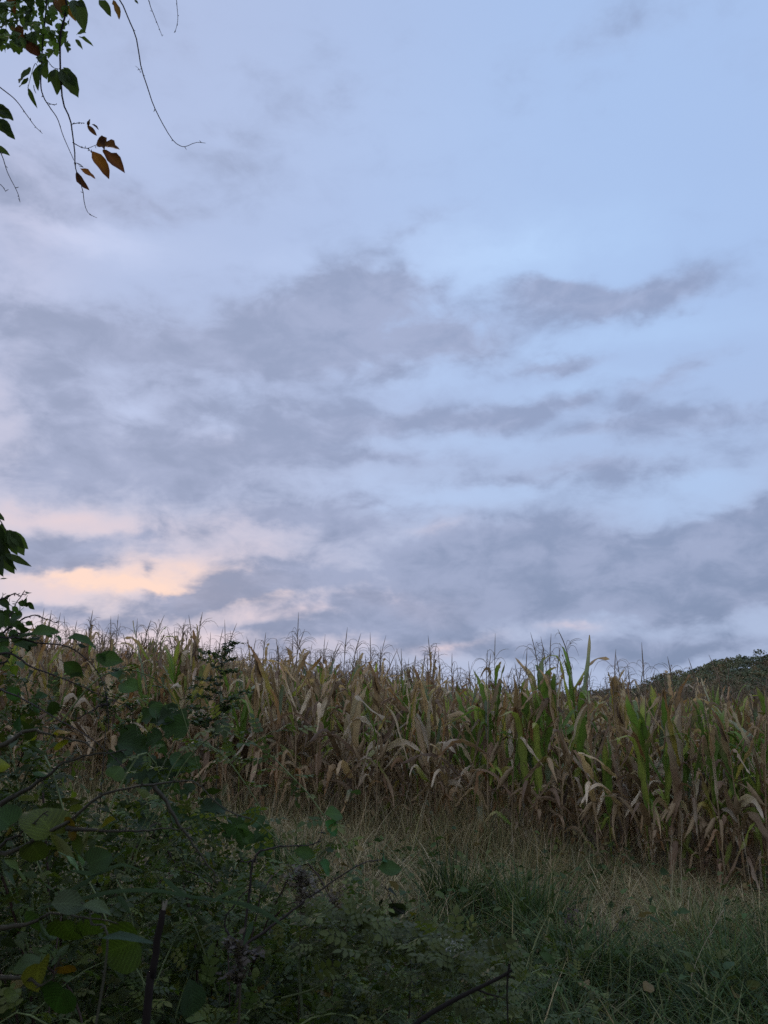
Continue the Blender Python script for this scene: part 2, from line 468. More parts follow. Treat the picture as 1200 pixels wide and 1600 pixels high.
# ---------------------------------------------------------------- terrain
def gz(x, y):
    x = np.asarray(x, float); y = np.asarray(y, float)
    xc = 14 * np.tanh(x / 14)
    left = np.log1p(np.exp(-(xc - 0.8) * 1.4)) / 1.4 * 0.098
    right = -0.045 * np.log1p(np.exp((xc - 0.8) * 1.4)) / 1.4
    fade = smooth(-2, 5, y)
    bump = 0.03 * np.sin(x * 1.7 + 0.6) * np.sin(y * 1.3) + 0.015 * np.sin(x * 4.1 + y * 2.7)
    return (left + right) * (0.35 + 0.65 * fade) + bump * np.exp(-(np.hypot(x, y) / 40) ** 2)

def gz1(x, y): return float(gz(x, y))

ax = np.sinh(np.linspace(-7.2, 7.2, 181)); ax = ax / ax[-1] * 4000
X, Y = np.meshgrid(ax, ax, indexing='ij')
gb = Bits()
i = np.arange(180)[:, None] * 181 + np.arange(180)[None]
gb.add(np.stack([X, Y, gz(X, Y)], -1).reshape(-1, 3), np.stack([i, i + 181, i + 182, i + 1], -1).reshape(-1, 4), (.1, .1, .1))
tag(gb.build("ground", M_SOIL), kind="structure")

# wooded hill far to the right
RIDGE_PX = np.array([[700, 1092], [900, 1090], [990, 1080], [1015, 1066], [1040, 1057], [1080, 1050], [1120, 1041], [1160, 1033], [1200, 1027], [1300, 1012], [1420, 1000], [1600, 994], [1800, 1000]])
ridge = np.array([P(a, b, 520.0) for a, b in RIDGE_PX])
def hill_z(x, y):
    top = np.interp(x, ridge[:, 0], ridge[:, 2])
    f = smooth(360, 520, y) * (1 - 0.6 * smooth(530, 760, y))
    n = 1.2 * np.sin(x * .05 + y * .03) + .8 * np.sin(x * .11 - y * .07)
    return -1.0 + (np.maximum(top, -0.9) - 6.0 + 1.0) * f + n * f * smooth(-0.9, 6, top)
hx = np.linspace(-60, 640, 120); hy = np.linspace(352, 800, 70)
HX, HY = np.meshgrid(hx, hy, indexing='ij')
hb = Bits()
i = np.arange(119)[:, None] * 70 + np.arange(69)[None]
hb.add(np.stack([HX, HY, hill_z(HX, HY)], -1).reshape(-1, 3), np.stack([i, i + 70, i + 71, i + 1], -1).reshape(-1, 4), (.1, .1, .1))
tag(hb.build("hill", M_HILL), kind="structure")

HILLCOL = np.array([[.088, .105, .068], [.105, .110, .070], [.13, .11, .072], [.080, .10, .070], [.115, .125, .075], [.135, .105, .066], [.066, .085, .066]])
def tree_crown(rng, r, h, n, conifer=False):
    b = Bits()
    z = rng.uniform(0, 1, n)
    a = rng.uniform(0, 2 * np.pi, n)
    prof = (1 - z) * .95 + .05 if conifer else np.sqrt(np.clip(1 - (2 * z - 0.85) ** 2 / 1.4, 0.02, 1))
    lump = 1 + .25 * np.sin(a * 3 + z * 9) + .18 * np.sin(a * 5 - z * 13)
    rr = r * prof * lump * rng.uniform(.6, 1.05, n)
    pos = np.stack([rr * np.cos(a), rr * np.sin(a), h * (.25 + .75 * z)], -1)
    q = leaf('small', 1.0, rng, (1, 1, 1), fold=.1, curl=.3)
    scatter(b, q, pos, rand_rots(rng, n, (-.9, .3), .7), rng.uniform(.5, 1.1, n) * r * .36, rng.uniform(.85, 1.15, (n, 1)) * np.ones((1, 3)))
    return b.arrays()
rng = np.random.default_rng(5)
FOR_T = [tree_crown(rng, 3.6, 8.5, 120), tree_crown(rng, 3.0, 9.0, 110), tree_crown(rng, 4.2, 8.0, 130), tree_crown(rng, 1.9, 9.5, 100, True)]
fb = Bits()
NF = 2200
fx = rng.uniform(90, 420, NF); fy = rng.uniform(375, 535, NF)
fz = hill_z(fx, fy)
keep = (fz > 0.3) | (rng.random(NF) < .25)
fx, fy, fz = fx[keep], fy[keep], fz[keep]
ci = rng.integers(0, len(HILLCOL), len(fx)); ti = rng.choice(4, len(fx), p=[.36, .27, .27, .10])
for k in range(4):
    s = ti == k; n = s.sum(); a = rng.uniform(0, 6.28, n)
    rot = np.zeros((n, 3, 3)); rot[:, 0, 0] = np.cos(a); rot[:, 0, 1] = -np.sin(a); rot[:, 1, 0] = np.sin(a); rot[:, 1, 1] = np.cos(a); rot[:, 2, 2] = 1
    scatter(fb, FOR_T[k], np.stack([fx[s], fy[s], fz[s] - .8], -1), rot, rng.uniform(.7, 1.15, n), np.array([1.35, 1.3, 1.12]) * HILLCOL[ci[s]] * rng.uniform(.8, 1.2, (n, 1)))
tag(fb.build("forest", M_FOREST), "dull olive and rust autumn wood covering the hill beyond the corn", "wood", kind="stuff")

# separate trees that stand out on the skyline
SKY_TREES = [(1022, .8, 0), (1036, .75, 2), (1049, .9, 1), (1062, .7, 0), (1073, .95, 2), (1083, .8, 3), (1094, .85, 0), (1103, .9, 1), (1112, 1.15, 0), (1124, .8, 2), (1135, .9, 1), (1146, .85, 0), (1157, 1.0, 2), (1168, .9, 1), (1178, 1.35, 3), (1187, 1.45, 0), (1197, 1.1, 2)]
protos = []
for k in range(4):
    t = thing("hill_tree", "dark tree on the skyline of the wooded hill", "tree", (0, 0, 0), "trees along the hill skyline")
    b = Bits(); V, Q, C, T = FOR_T[k]; b.add(V, Q, C * HILLCOL[(0, 3, 6, 6)[k]] * np.array([1.35, 1.3, 1.12]), T); b.build("crown", M_FOREST, t)
    b = Bits(); tube(b, [(0, 0, 0), (.05, 0, 3), (0, .05, 7)], (.25, .2, .08), (.05, .042, .034)); b.build("trunk", M_BARK, t)
    protos.append(t)
used = set()
for (px, s, k) in SKY_TREES:
    x = (px - 600) / FPX * (520 * math.cos(PITCH) + 0) * 1.0 + 3
    loc = (x, 518.0, float(hill_z(x, 518.0)) - .3)
    if k == 3: lab = "narrow dark conifer rising above the round crowns on the hill skyline"
    elif s > 1.4: lab = "tallest round tree on the hill skyline at the right edge"
    else: lab = "dark round-crowned tree on the skyline of the wooded hill"
    grp = None if s > 1.4 else ("conifers on the hill skyline" if k == 3 else "round trees along the hill skyline")
    if k in used: dup(protos[k], loc, px * 1.3, (s, s, s), lab, grp)
    else:
        r = protos[k]; used.add(k); r.location = loc; r.scale = (s, s, s); r["label"] = lab
        if grp: r["group"] = grp
        elif "group" in r: del r["group"]

# ---------------------------------------------------------------- corn
TAN, MAUVE, PALE, DRK, RUST = (np.array(c) for c in ((.40, .295, .165), (.27, .185, .115), (.52, .44, .31), (.11, .075, .048), (.29, .16, .065)))
GRN, YGRN, BGRN, YEL = (np.array(c) for c in ((.12, .215, .032), (.25, .31, .055), (.18, .24, .15), (.38, .33, .08)))

def corn_leaf(b, rng, base, a, th0, th1, brk, L, W, fold, twist, C, n=12, wav=0.0, bw=.16):
    s = np.linspace(0, 1, n)
    th = th0 + (th1 - th0) * smooth(brk - bw, brk + bw, s) + rng.normal(0, .05, n)
    aa = a + rng.normal(0, .5) * s ** 2
    d = np.stack([np.sin(th) * np.cos(aa), np.sin(th) * np.sin(aa), np.cos(th)], -1)
    p = np.asarray(base) + np.concatenate([[np.zeros(3)], np.cumsum(d[:-1] * L / (n - 1), 0)])
    t = unit(np.gradient(p, axis=0))
    hz = np.stack([-np.sin(aa), np.cos(aa), 0 * aa], -1)
    nr = np.cross(hz, t)
    tw = twist * s
    side = hz * np.cos(tw)[:, None] + nr * np.sin(tw)[:, None]
    prof = np.minimum(1, .42 + 2.6 * s) * np.clip(1 - s ** 2.6, 0, 1) ** .8
    prof = prof * (1 + rng.normal(0, .14, n))
    ribbon(b, p, W * .5 * prof, side, fold, C, rng.random() * 60, 3, rng.normal(0, wav, n), L)

def leaf_cols(rng, n, kind):
    s = np.linspace(0, 1, n)[:, None]
    dry = [TAN, MAUVE, PALE, TAN * .8, MAUVE * .8, RUST, DRK][rng.choice(7, p=[.27, .25, .14, .14, .1, .06, .04])]
    dry2 = [TAN, PALE, MAUVE, RUST][rng.integers(4)]
    C = dry + (dry2 - dry) * smooth(.2, .9, s) * rng.uniform(0, 1)
    if kind == 'dry': pass
    elif kind == 'part':
        gcol = [YGRN, GRN, BGRN, YEL][rng.choice(4, p=[.4, .25, .15, .2])]
        k = 1 - smooth(rng.uniform(.1, .4), rng.uniform(.5, .9), s)
        C = C + (gcol - C) * k
    else:
        gcol = [GRN, YGRN, GRN * .8, BGRN][rng.choice(4, p=[.5, .22, .18, .10])]
        k = 1 - smooth(rng.uniform(.6, .85), rng.uniform(.95, 1.2), s) * .9
        C = C + (gcol - C) * k
        C[:, :] *= 1 - .1 * s
    mid = C * 1.0
    edge = C * (1 - .12) + dry * .12
    out = np.stack([edge, mid * (1.3 if kind != 'dry' else 1.12), edge], 1)
    return out * rng.uniform(.72, 1.34)

def corn(seed, kind, h=1.85, lean=0.0, nl=12, n=14, tassel=True):
    rng = np.random.default_rng(seed)
    st, lv, ta, ea = Bits(), Bits(), Bits(), Bits()
    ld = rng.uniform(0, 6.28); bend = rng.normal(0, .075) + lean
    zz = np.linspace(0, h, 9)
    ax_ = np.stack([np.cos(ld) * bend * (zz / h) ** 2 * h, np.sin(ld) * bend * (zz / h) ** 2 * h, zz], -1)
    axis = lambda q: np.array([np.interp(q * h, zz, ax_[:, k]) for k in range(3)])
    sc_ = {'dry': TAN * .72, 'part': TAN * .7, 'green': YGRN * .75}[kind]
    tube(st, ax_, np.linspace(.0135, .005, 9), sc_ * rng.uniform(.8, 1.1, (9, 1)), 6)
    a0 = rng.uniform(0, 6.28)
    for q in range(nl):
        f = .12 + .86 * q / (nl - 1)
        base = axis(f)
        a = a0 + (q % 2) * math.pi + rng.normal(0, .45)
        r = rng.random()
        if kind == 'green': lk = 'dry' if f < .3 else ('part' if f < .45 else ('part' if r < .22 else 'green'))
        elif kind == 'part': lk = 'dry' if (f < .35 or r < .35) else ('part' if r < .7 else 'green')
        else: lk = 'part' if r < .20 else 'dry'
        C = leaf_cols(rng, n, lk)
        L = (.50 + .42 * math.sin(math.pi * min(1, f * 1.02)) ** .8) * rng.uniform(.75, 1.1) * (1 - .32 * smooth(.6, 1, f))
        W = .118 * (.75 + .4 * math.sin(math.pi * f)) * rng.uniform(.85, 1.1)
        if lk == 'green':
            er = f > .6
            corn_leaf(lv, rng, base, a, rng.uniform(.12, .38), (rng.uniform(.25, .9) if rng.random() < .78 else rng.uniform(1.2, 2.4)) if er else rng.uniform(.9, 2.6), rng.uniform(.5, .8), L * (1.0 if er else 1.1), W * rng.uniform(.7, 1.0), rng.uniform(.08, .35), rng.normal(0, .35), C, n, .004)
        else:
            q_ = rng.random() if f > .42 else .62 + .38 * rng.random()
            fw = rng.uniform(.46, .80); tw = rng.normal(0, 1.3); fo = rng.uniform(.3, 1.1)
            if q_ < .30: corn_leaf(lv, rng, base, a, rng.uniform(.08, .6), rng.uniform(.15, 1.1), rng.uniform(.5, .8), L, W * fw, fo, tw, C, n, .010)
            elif q_ < .58: corn_leaf(lv, rng, base, a, rng.uniform(.08, .6), rng.uniform(2.1, 3.0), rng.uniform(.4, .8), L * 1.05, W * fw, fo, tw, C, n, .010, rng.uniform(.05, .12))
            elif q_ < .78: corn_leaf(lv, rng, base, a, rng.uniform(.5, 1.1), rng.uniform(1.6, 2.6), rng.uniform(.4, .7), L, W * fw, fo, tw, C, n, .010, .3)
            else: corn_leaf(lv, rng, base, a, rng.uniform(.25, .9), rng.uniform(2.3, 3.05), rng.uniform(.12, .45), L * .9, W * fw, fo, tw, C, n, .010, rng.uniform(.06, .18))
    # sheath scraps hanging on the lower stalk
    for q in range(4 if kind != 'green' else 2):
        C = leaf_cols(rng, 8, 'dry')
        corn_leaf(lv, rng, axis(rng.uniform(.1, .5)), rng.uniform(0, 6.28), rng.uniform(.6, 1.4), rng.uniform(2.7, 3.1), .15, rng.uniform(.2, .5), .04, rng.uniform(.3, 1.2), rng.normal(0, 2), C[:8], 8, .008)
    if tassel:
        top = axis(1.0)
        tc_ = np.array([.22, .165, .11]) if kind != 'green' else np.array([.22, .18, .11])
        tl = rng.uniform(.32, .60); lx, ly = rng.normal(0, .075, 2)
        pts = [top, top + (lx * .4, ly * .4, tl * .55), top + (lx, ly, tl)]
        tube(ta, spline(pts, 7), [.0042, .0040, .0045, .0050, .0048, .004, .0012], tc_, 4)
        for q in range(rng.integers(4, 10)):
            u = rng.uniform(.35, .62); o = top + np.array([lx * u * .8, ly * u * .8, tl * u])
            a = rng.uniform(0, 6.28); l = rng.uniform(.10, .22); dr = rng.uniform(-.2, .7)
            e = np.array([math.cos(a), math.sin(a), 0])
            pp = [o, o + e * l * .35 + (0, 0, l * .45), o + e * l * .75 + (0, 0, l * (.55 - dr * .3)), o + e * l + (0, 0, l * (.45 - dr))]
            tube(ta, spline(pp, 7), [.0018, .002, .0024, .0024, .002, .0016, .0008], tc_ * rng.uniform(.8, 1.25), 3)
    # ear in its dry husk
    f = rng.uniform(.44, .58); o = axis(f); a = rng.uniform(0, 6.28); e = np.array([math.cos(a), math.sin(a), 0])
    up = rng.random() < .4
    d = unit(e * .45 + np.array([0, 0, .9])) if up else unit(e * .5 + np.array([0, 0, -.85]))
    pts = [o, o + e * .035 + d * .04, o + e * .04 + d * .12, o + e * .045 + d * .2, o + e * .045 + d * .26]
    hc = TAN * .8 if kind != 'green' else YGRN
    tube(ea, spline(pts, 8), [.008, .018, .026, .029, .027, .020, .011, .003], hc * rng.uniform(.85, 1.1, (8, 1)), 7)
    for q in range(2):
        aa = a + rng.uniform(-1.5, 1.5)
        corn_leaf(ea, rng, pts[1], aa, .5 if up else 2.2, rng.uniform(.3, 1.2) if up else rng.uniform(2.5, 3.1), .4, rng.uniform(.18, .3), .05, .5, rng.normal(0, .6), np.tile(hc * rng.uniform(.8, 1.2), (6, 1)), 6)
    return {"stalk": (st, M_STALK), "leaves": (lv, M_CORN), "tassel": (ta, M_TASSEL), "ear": (ea, M_STALK)}

DRYP = [corn(100 + k, 'dry', 1.52 + .06 * (k % 5), lean=(.1 if k % 6 == 5 else 0), nl=11 + k % 3) for k in range(14)]
PARTP = [corn(200 + k, 'part', 1.55 + .06 * (k % 4), nl=13) for k in range(7)]
GRNP = [corn(300 + k, 'green', 1.52 + .05 * (k % 4), nl=10) for k in range(7)]
ALLP = DRYP + PARTP + GRNP
roots = []
def corn_root(k):
    t = thing("corn_plant", "corn plant", "corn plant", (0, 0, 0))
    made = {}
    for nm, (b, m) in ALLP[k].items(): made[nm] = b.build(nm, m, made["stalk"] if nm == "ear" else t)
    return t
cache = {}
def put_corn(k, x, y, rz, s, label, group):
    loc = (x, y, gz1(x, y) - .02)
    if k not in cache:
        r = corn_root(k); cache[k] = r
        r.location = loc; r.rotation_euler = (0, 0, rz); r.scale = s; r["label"] = label
        if group: r["group"] = group
        return r
    return dup(cache[k], loc, rz, s, label, group)

EDGE = np.array([[-60, 13.2], [-14, 11.6], [-5, 10.5], [-2.6, 10.3], [-.9, 10.0], [.7, 9.4], [2.0, 8.5], [3.8, 7.3], [5.2, 6.4], [7.5, 5.2], [20, 0]])
def edge_y(x): return np.interp(x, EDGE[:, 0], EDGE[:, 1])
def edge_n(x):
    e = .4; t = np.array([2 * e, edge_y(x + e) - edge_y(x - e)]); t /= np.linalg.norm(t)
    return np.array([-t[1], t[0]])

rng = np.random.default_rng(11)
# rows run along the field edge
sites = []
for row in range(0, 40):
    off = row * .74
    x = -60.0
    while x < 60:
        nx = edge_n(x)
        px_, py_ = x + nx[0] * off, edge_y(x) + nx[1] * off
        sites.append((px_ + rng.normal(0, .05), py_ + rng.normal(0, .06), row))
        x += rng.uniform(.11, .21) * (1.0 if row < 9 else 1.25)
sites = np.array(sites)
depth = sites[:, 1]
inview = np.abs(sites[:, 0]) < sites[:, 1] * .53 + .9
sites = sites[inview & (sites[:, 1] > 2)]
order = np.argsort(sites[:, 2] * 100 + sites[:, 1] * .01)

# single green plants of the front rows, placed first
GREENS = [  # px, distance behind the edge, proto, scale, rot, label
    (768, .12, 21, 1.10, .3, "tall bright green corn plant standing alone among brown ones mid field"),
    (738, .02, 22, .80, 1.9, "short corn plant with one broad pale green hanging leaf"),
    (845, .15, 23, 1.08, 2.2, "green corn plant just right of the tall bright green one"),
    (893, .55, 24, 1.10, 4.0, "slim yellow-green corn plant behind the brown front row"),
    (985, .10, 25, .98, .9, "deep green corn plant with wide upright leaves left of the hill"),
    (1012, .30, 26, .92, 5.1, "dark green corn plant close beside the wide-leaved green one"),
    (1085, .15, 21, 1.02, 3.3, "yellow-green corn plant with upright blades below the hill foot"),
    (1120, .55, 24, 1.02, 1.2, "pale green corn plant behind the upright-bladed one under the hill"),
    (1148, .20, 27, 1.0, 2.7, "light green corn plant in front of the hill's dark slope"),
    (930, .05, 25, .72, 4.4, "low green corn plant with arching leaves at the field edge"),
    (1190, .1, 26, .85, .6, "greenish corn plant at the right edge of the picture"),
    (238, .10, 24, 1.05, 2.0, "yellow-green corn plant left of the goldenrod"),
    (285, .30, 22, 1.03, 5.3, "corn plant with two long narrow green blades behind the goldenrod"),
    (650, .25, 23, .92, .2, "small green corn plant among withered ones in the middle of the row"),
    (385, .20, 27, .9, 1.0, "short yellowing green corn plant right of the goldenrod"),
]
gpos = []
for (px, off, k, s, rz, lab) in GREENS:
    # solve for the plan position on the ray at px with the wanted distance behind the edge
    best = None
    for Yq in np.linspace(6, 13, 700):
        xq = (px - 600) / FPX * Yq * 1.0
        e = abs((Yq - edge_y(xq)) - off)
        if best is None or e < best[0]: best = (e, xq, Yq)
    _, x, y = best
    put_corn(min(k, 27), x, y, rz, (s, s, s * (1.10 if px < 900 else 1.0)), lab, None)
    gpos.append((x, y))
gpos = np.array(gpos)

n_single = 300 - len(GREENS)
cnt = 0; rest = []
for idx in order:
    x, y, row = sites[idx]
    if np.min(np.hypot(gpos[:, 0] - x, gpos[:, 1] - y)) < .10: continue
    rightness = smooth(-1.5, 4.5, x)
    r = rng.random()
    if r < .03 + .06 * rightness: k = 21 + rng.integers(7)
    elif r < .20 + .22 * rightness: k = 14 + rng.integers(7)
    else: k = rng.integers(14)
    s = rng.uniform(.86, 1.12) * (1.04 - .09 * rightness); sv = (s * rng.uniform(.9, 1.1), s * rng.uniform(.9, 1.1), s)
    rz = rng.uniform(0, 6.28)
    if cnt < n_single and abs(x) < y * .53 + .5:
        cnt += 1
        if k < 14:
            lab, gr = ("withered brown corn plant with papery hanging leaves in the front row", "withered corn plants of the front row") if row < 1 else ("withered brown corn plant standing behind the front row of the field", "withered corn plants behind the front row")
        elif k < 21:
            lab, gr = "half-withered corn plant with tan and yellow-green leaves mixed", "half-withered corn plants"
        else:
            lab, gr = "mostly green corn plant crowded among the brown rows", "mostly green corn plants in the rows"
        put_corn(int(k), x, y, rz, sv, lab, gr)
    else:
        rest.append((x, y, rz, s, k))
# farther rows again, thinner, to the back of the field
for _ in range(2600):
    y = rng.uniform(34, 130) ; x = rng.uniform(-1, 1) * (y * .53 + 2)
    rest.append((x, y, rng.uniform(0, 6.28), rng.uniform(.9, 1.1), rng.integers(21)))
FARP = [corn(500 + k, 'dry', 1.6 + .05 * (k % 3), nl=9, n=6) for k in range(5)] + [corn(520 + k, 'part', 1.6, nl=9, n=6) for k in range(3)] + [corn(540 + k, 'green', 1.6, nl=9, n=6) for k in range(2)]
FARM = []
for p in FARP:
    b = Bits()
    for nm, (q, m) in p.items():
        if nm != "ear": b.merge(q)
    FARM.append(b.arrays())
cf = Bits()
rest = np.array(rest)
kk = np.where(rest[:, 4] < 14, rng.integers(0, 5, len(rest)), np.where(rest[:, 4] < 21, rng.integers(5, 8, len(rest)), rng.integers(8, 10, len(rest))))
for k in range(10):
    q = rest[kk == k]; n = len(q)
    rot = np.zeros((n, 3, 3)); a = q[:, 2]
    rot[:, 0, 0] = np.cos(a); rot[:, 0, 1] = -np.sin(a); rot[:, 1, 0] = np.sin(a); rot[:, 1, 1] = np.cos(a); rot[:, 2, 2] = 1
    scatter(cf, FARM[k], np.stack([q[:, 0], q[:, 1], gz(q[:, 0], q[:, 1])], -1), rot, q[:, 3], np.ones((n, 3)) * rng.uniform(.8, 1.2, (n, 1)))
tag(cf.build("cornfield", M_CORN), "mass of withered corn filling the field behind the near rows", "corn field", kind="stuff")
print("corn rest", len(rest), "quads", sum(len(q) for q in cf.Q))

# ---------------------------------------------------------------- grass
def grass(bits, rng, x, y, h, w, lean, droop, pal, rows=5, az=None):
    N = len(x)
    z = gz(x, y) - .01
    a = rng.uniform(0, 6.28, N) if az is None else az
    s = np.linspace(0, 1, rows)[None]
    hor = (lean * h)[:, None] * s ** 1.6
    ver = h[:, None] * (s - droop[:, None] * s ** 2.2)
    cx, cy = np.cos(a)[:, None], np.sin(a)[:, None]
    p = np.stack([x[:, None] + hor * cx, y[:, None] + hor * cy, z[:, None] + ver], -1)
    fa = a + np.pi / 2 + rng.normal(0, .5, N)
    sd = np.stack([np.cos(fa), np.sin(fa), 0 * fa], -1)[:, None]
    ww = (w[:, None] * (1 - s ** 2) + .0004)[..., None] * .5
    V = np.stack([p - sd * ww, p + sd * ww], 2)
    i = (np.arange(N) * rows * 2)[:, None] + (np.arange(rows - 1) * 2)[None]
    Q = np.stack([i, i + 1, i + 3, i + 2], -1).reshape(-1, 4)
    c = pal[rng.integers(0, len(pal), N)] * rng.uniform(.7, 1.3, (N, 1))
    C = np.repeat(c, rows * 2, 0)
    T = np.zeros((N * rows * 2, 3))
    bits.add(V.reshape(-1, 3), Q, C, T)

DRYG = np.array([[.41, .32, .165], [.50, .41, .24], [.33, .255, .12], [.28, .245, .105], [.36, .30, .17]])
OLVG = np.array([[.17, .18, .075], [.23, .22, .10], [.13, .16, .06], [.27, .25, .13]])
GREENG = np.array([[.050, .086, .026], [.062, .108, .030], [.084, .124, .032], [.040, .070, .026], [.12, .14, .042]])
rng = np.random.default_rng(21)
def nz2(x, y): return np.sin(x * 1.9 + 1.3) * np.sin(y * 2.3 + .4) + .6 * np.sin(x * 4.3 - y * 3.1) + .4 * np.sin(x * 7.7 + y * 6.1)
def region(N, x0, x1, y0, back):
    x = rng.uniform(x0, x1, N); e = edge_y(x) + back
    y = y0 + (e - y0) * rng.random(N) ** .85
    return x, y
dg = Bits()
N = 40000
x, y = region(N, -6, 6.5, 3.0, .9)
k = (np.abs(x) < y * .56 + .8) & ((y > 5.3 - .1 * nz2(x, y)) | (rng.random(N) < .3)); x, y = x[k], y[k]; N = len(x)
d2e = edge_y(x) - y
h = rng.gamma(5, .055, N) * np.where((d2e < 1.2) & (x < 1.6) & (x > .2), 1.25, np.where(d2e < .8, .6, .9)) * (1 + .25 * nz2(x, y))
h = np.clip(h, .08, .85)
grass(dg, rng, x, y, h, rng.uniform(.0035, .009, N), rng.uniform(.1, 1.2, N), rng.uniform(.05, .6, N), np.vstack([DRYG, DRYG, OLVG]))
# tall haze of fine seed stems along the field edge
N = 6500
x = rng.uniform(-5.5, 5.5, N); y = edge_y(x) - rng.gamma(2.2, .32, N) + .35
k = (nz2(x * 1.2 + 3, y) > -.5) & ((x < 1.7) | (rng.random(N) < .22)); x, y = x[k], y[k]; N = len(x)
grass(dg, rng, x, y, rng.uniform(.35, .85, N) * (1 + .2 * nz2(x, y)), rng.uniform(.0015, .003, N), rng.uniform(.05, .7, N), rng.uniform(0, .45, N), np.vstack([DRYG, OLVG]))
# flattened straw
N = 20000
x, y = region(N, -1.5, 6, 5.0, .3)
grass(dg, rng, x, y, rng.uniform(.12, .35, N), rng.uniform(.0025, .005, N), rng.uniform(.9, 2.2, N), rng.uniform(.5, .9, N), DRYG)
tag(dg.build("dry_grass", M_GRASS), "tan dry grass and straw along the edge of the corn", "grass", kind="stuff")

gg = Bits()
N = 62000
x, y = region(N, -4, 5.5, 2.2, -1.0)
msk = .7 * nz2(x * .7, y * .7) + smooth(5.9, 4.8, y + .05 * (x - 1)) * 2.6 - 1.2 + 1.5 * np.exp(-((x - .9) / .7) ** 2 - ((y - 6.0) / .8) ** 2)
k = (msk > rng.normal(0, .35, N)) & (np.abs(x) < y * .56 + .8); x, y = x[k], y[k]; N = len(x)
grass(gg, rng, x, y, rng.uniform(.16, .48, N) * (1 + .22 * nz2(x, y)), rng.uniform(.006, .012, N), rng.uniform(.2, 1.3, N), rng.uniform(.1, .75, N), np.vstack([GREENG, GREENG, OLVG[:1]]))
# long blades growing up through the brambles
N = 4500
x = rng.uniform(-2.4, 1.2, N); y = rng.uniform(1.7, 4.4, N)
grass(gg, rng, x, y, rng.uniform(.35, .95, N) * np.clip(.45 - .28 * x, .3, 1.2), rng.uniform(.004, .009, N), rng.uniform(.2, 1.2, N), rng.uniform(.1, .7, N), np.vstack([GREENG * 1.2, OLVG]), 7)
tag(gg.build("green_grass", M_GRASS), "dark green meadow grass in the foreground before the corn", "grass", kind="stuff")

wb = Bits(); N = 5200
x = rng.uniform(-.8, 4.5, N); y = rng.uniform(4.0, 8.2, N); k = (y < edge_y(x) + .1) & (nz2(x * 2.1 + 1, y * 1.7) > .25 - .5 * (y < 5.4)); x, y = x[k], y[k]; N = len(x)
wk = rng.random(N) < .5
for q, kd in enumerate(('ovate', 'slim')):
    s_ = wk == (q == 0); n = s_.sum()
    scatter(wb, leaf(kd, 1, rng, (1, 1, 1), fold=.25), np.stack([x[s_], y[s_], gz(x[s_], y[s_]) + rng.gamma(2, .07, n)], -1), rand_rots(rng, n, (-.3, .9), .6), rng.uniform(.04, .10, n), np.vstack([GREENG, [[.20, .15, .06]]])[rng.integers(0, 6, n)] * rng.uniform(.7, 1.2, (n, 1)))
tag(wb.build("low_weeds", M_GRASS), "low broad-leaved weeds scattered through the grass", "weeds", kind="stuff")

# tussocks that stand out
def tussock(name, px, Y_, n, h, r, label, pal=GREENG, w=.010):
    x0 = (px - 600) / FPX * Y_; r *= 1.5; n = int(n * .75)
    t = thing(name, label, "grass tussock", (x0, Y_, gz1(x0, Y_)))
    b = Bits(); a = rng.uniform(0, 6.28, n); rr = r * np.sqrt(rng.random(n)) * .45
    grass(b, rng, x0 + rr * np.cos(a), Y_ + rr * np.sin(a), h * rng.uniform(.55, 1.1, n), rng.uniform(.6, 1.3, n) * w, rng.uniform(.05, .75, n) * r / h * 1.2, rng.uniform(.0, .55, n), pal, 7, a + rng.normal(0, .5, n))
    b.build("blades", M_GRASS, t, t.location)
    return t
tussock("grass_tussock", 705, 6.3, 420, .55, .35, "dark green grass tussock left of the pale straw patch", GREENG * .8)
tussock("grass_tussock", 800, 6.0, 520, .52, .42, "wide dark green grass tussock in the middle of the foreground", GREENG)
tussock("grass_tussock", 900, 5.2, 420, .42, .45, "drooping green grass tussock below the straw patch", GREENG * 1.1)
tussock("grass_tussock", 1085, 5.0, 420, .50, .4, "upright green grass tussock at bottom right", GREENG * 1.0)
tussock("grass_tussock", 1180, 5.4, 380, .55, .4, "green grass tussock in the bottom right corner", GREENG * .9)
tussock("grass_tussock", 1040, 6.2, 380, .45, .4, "olive grass tussock at the foot of the corn on the right", OLVG)
tussock("grass_tussock", 470, 7.0, 300, .5, .35, "blue-green grass tussock behind the leafy bush", GREENG)
tussock("grass_tussock", 765, 8.6, 420, .9, .55, "tall tan feathery grass clump against the front of the corn", np.vstack([DRYG, OLVG]), .003)
tussock("grass_tussock", 720, 9.2, 320, .95, .45, "pale feathery grass clump below the broad hanging corn leaf", np.vstack([DRYG, OLVG]), .003)
tussock("grass_tussock", 860, 7.9, 360, .6, .6, "low olive grass clump pressed against the corn right of centre", OLVG, .003)

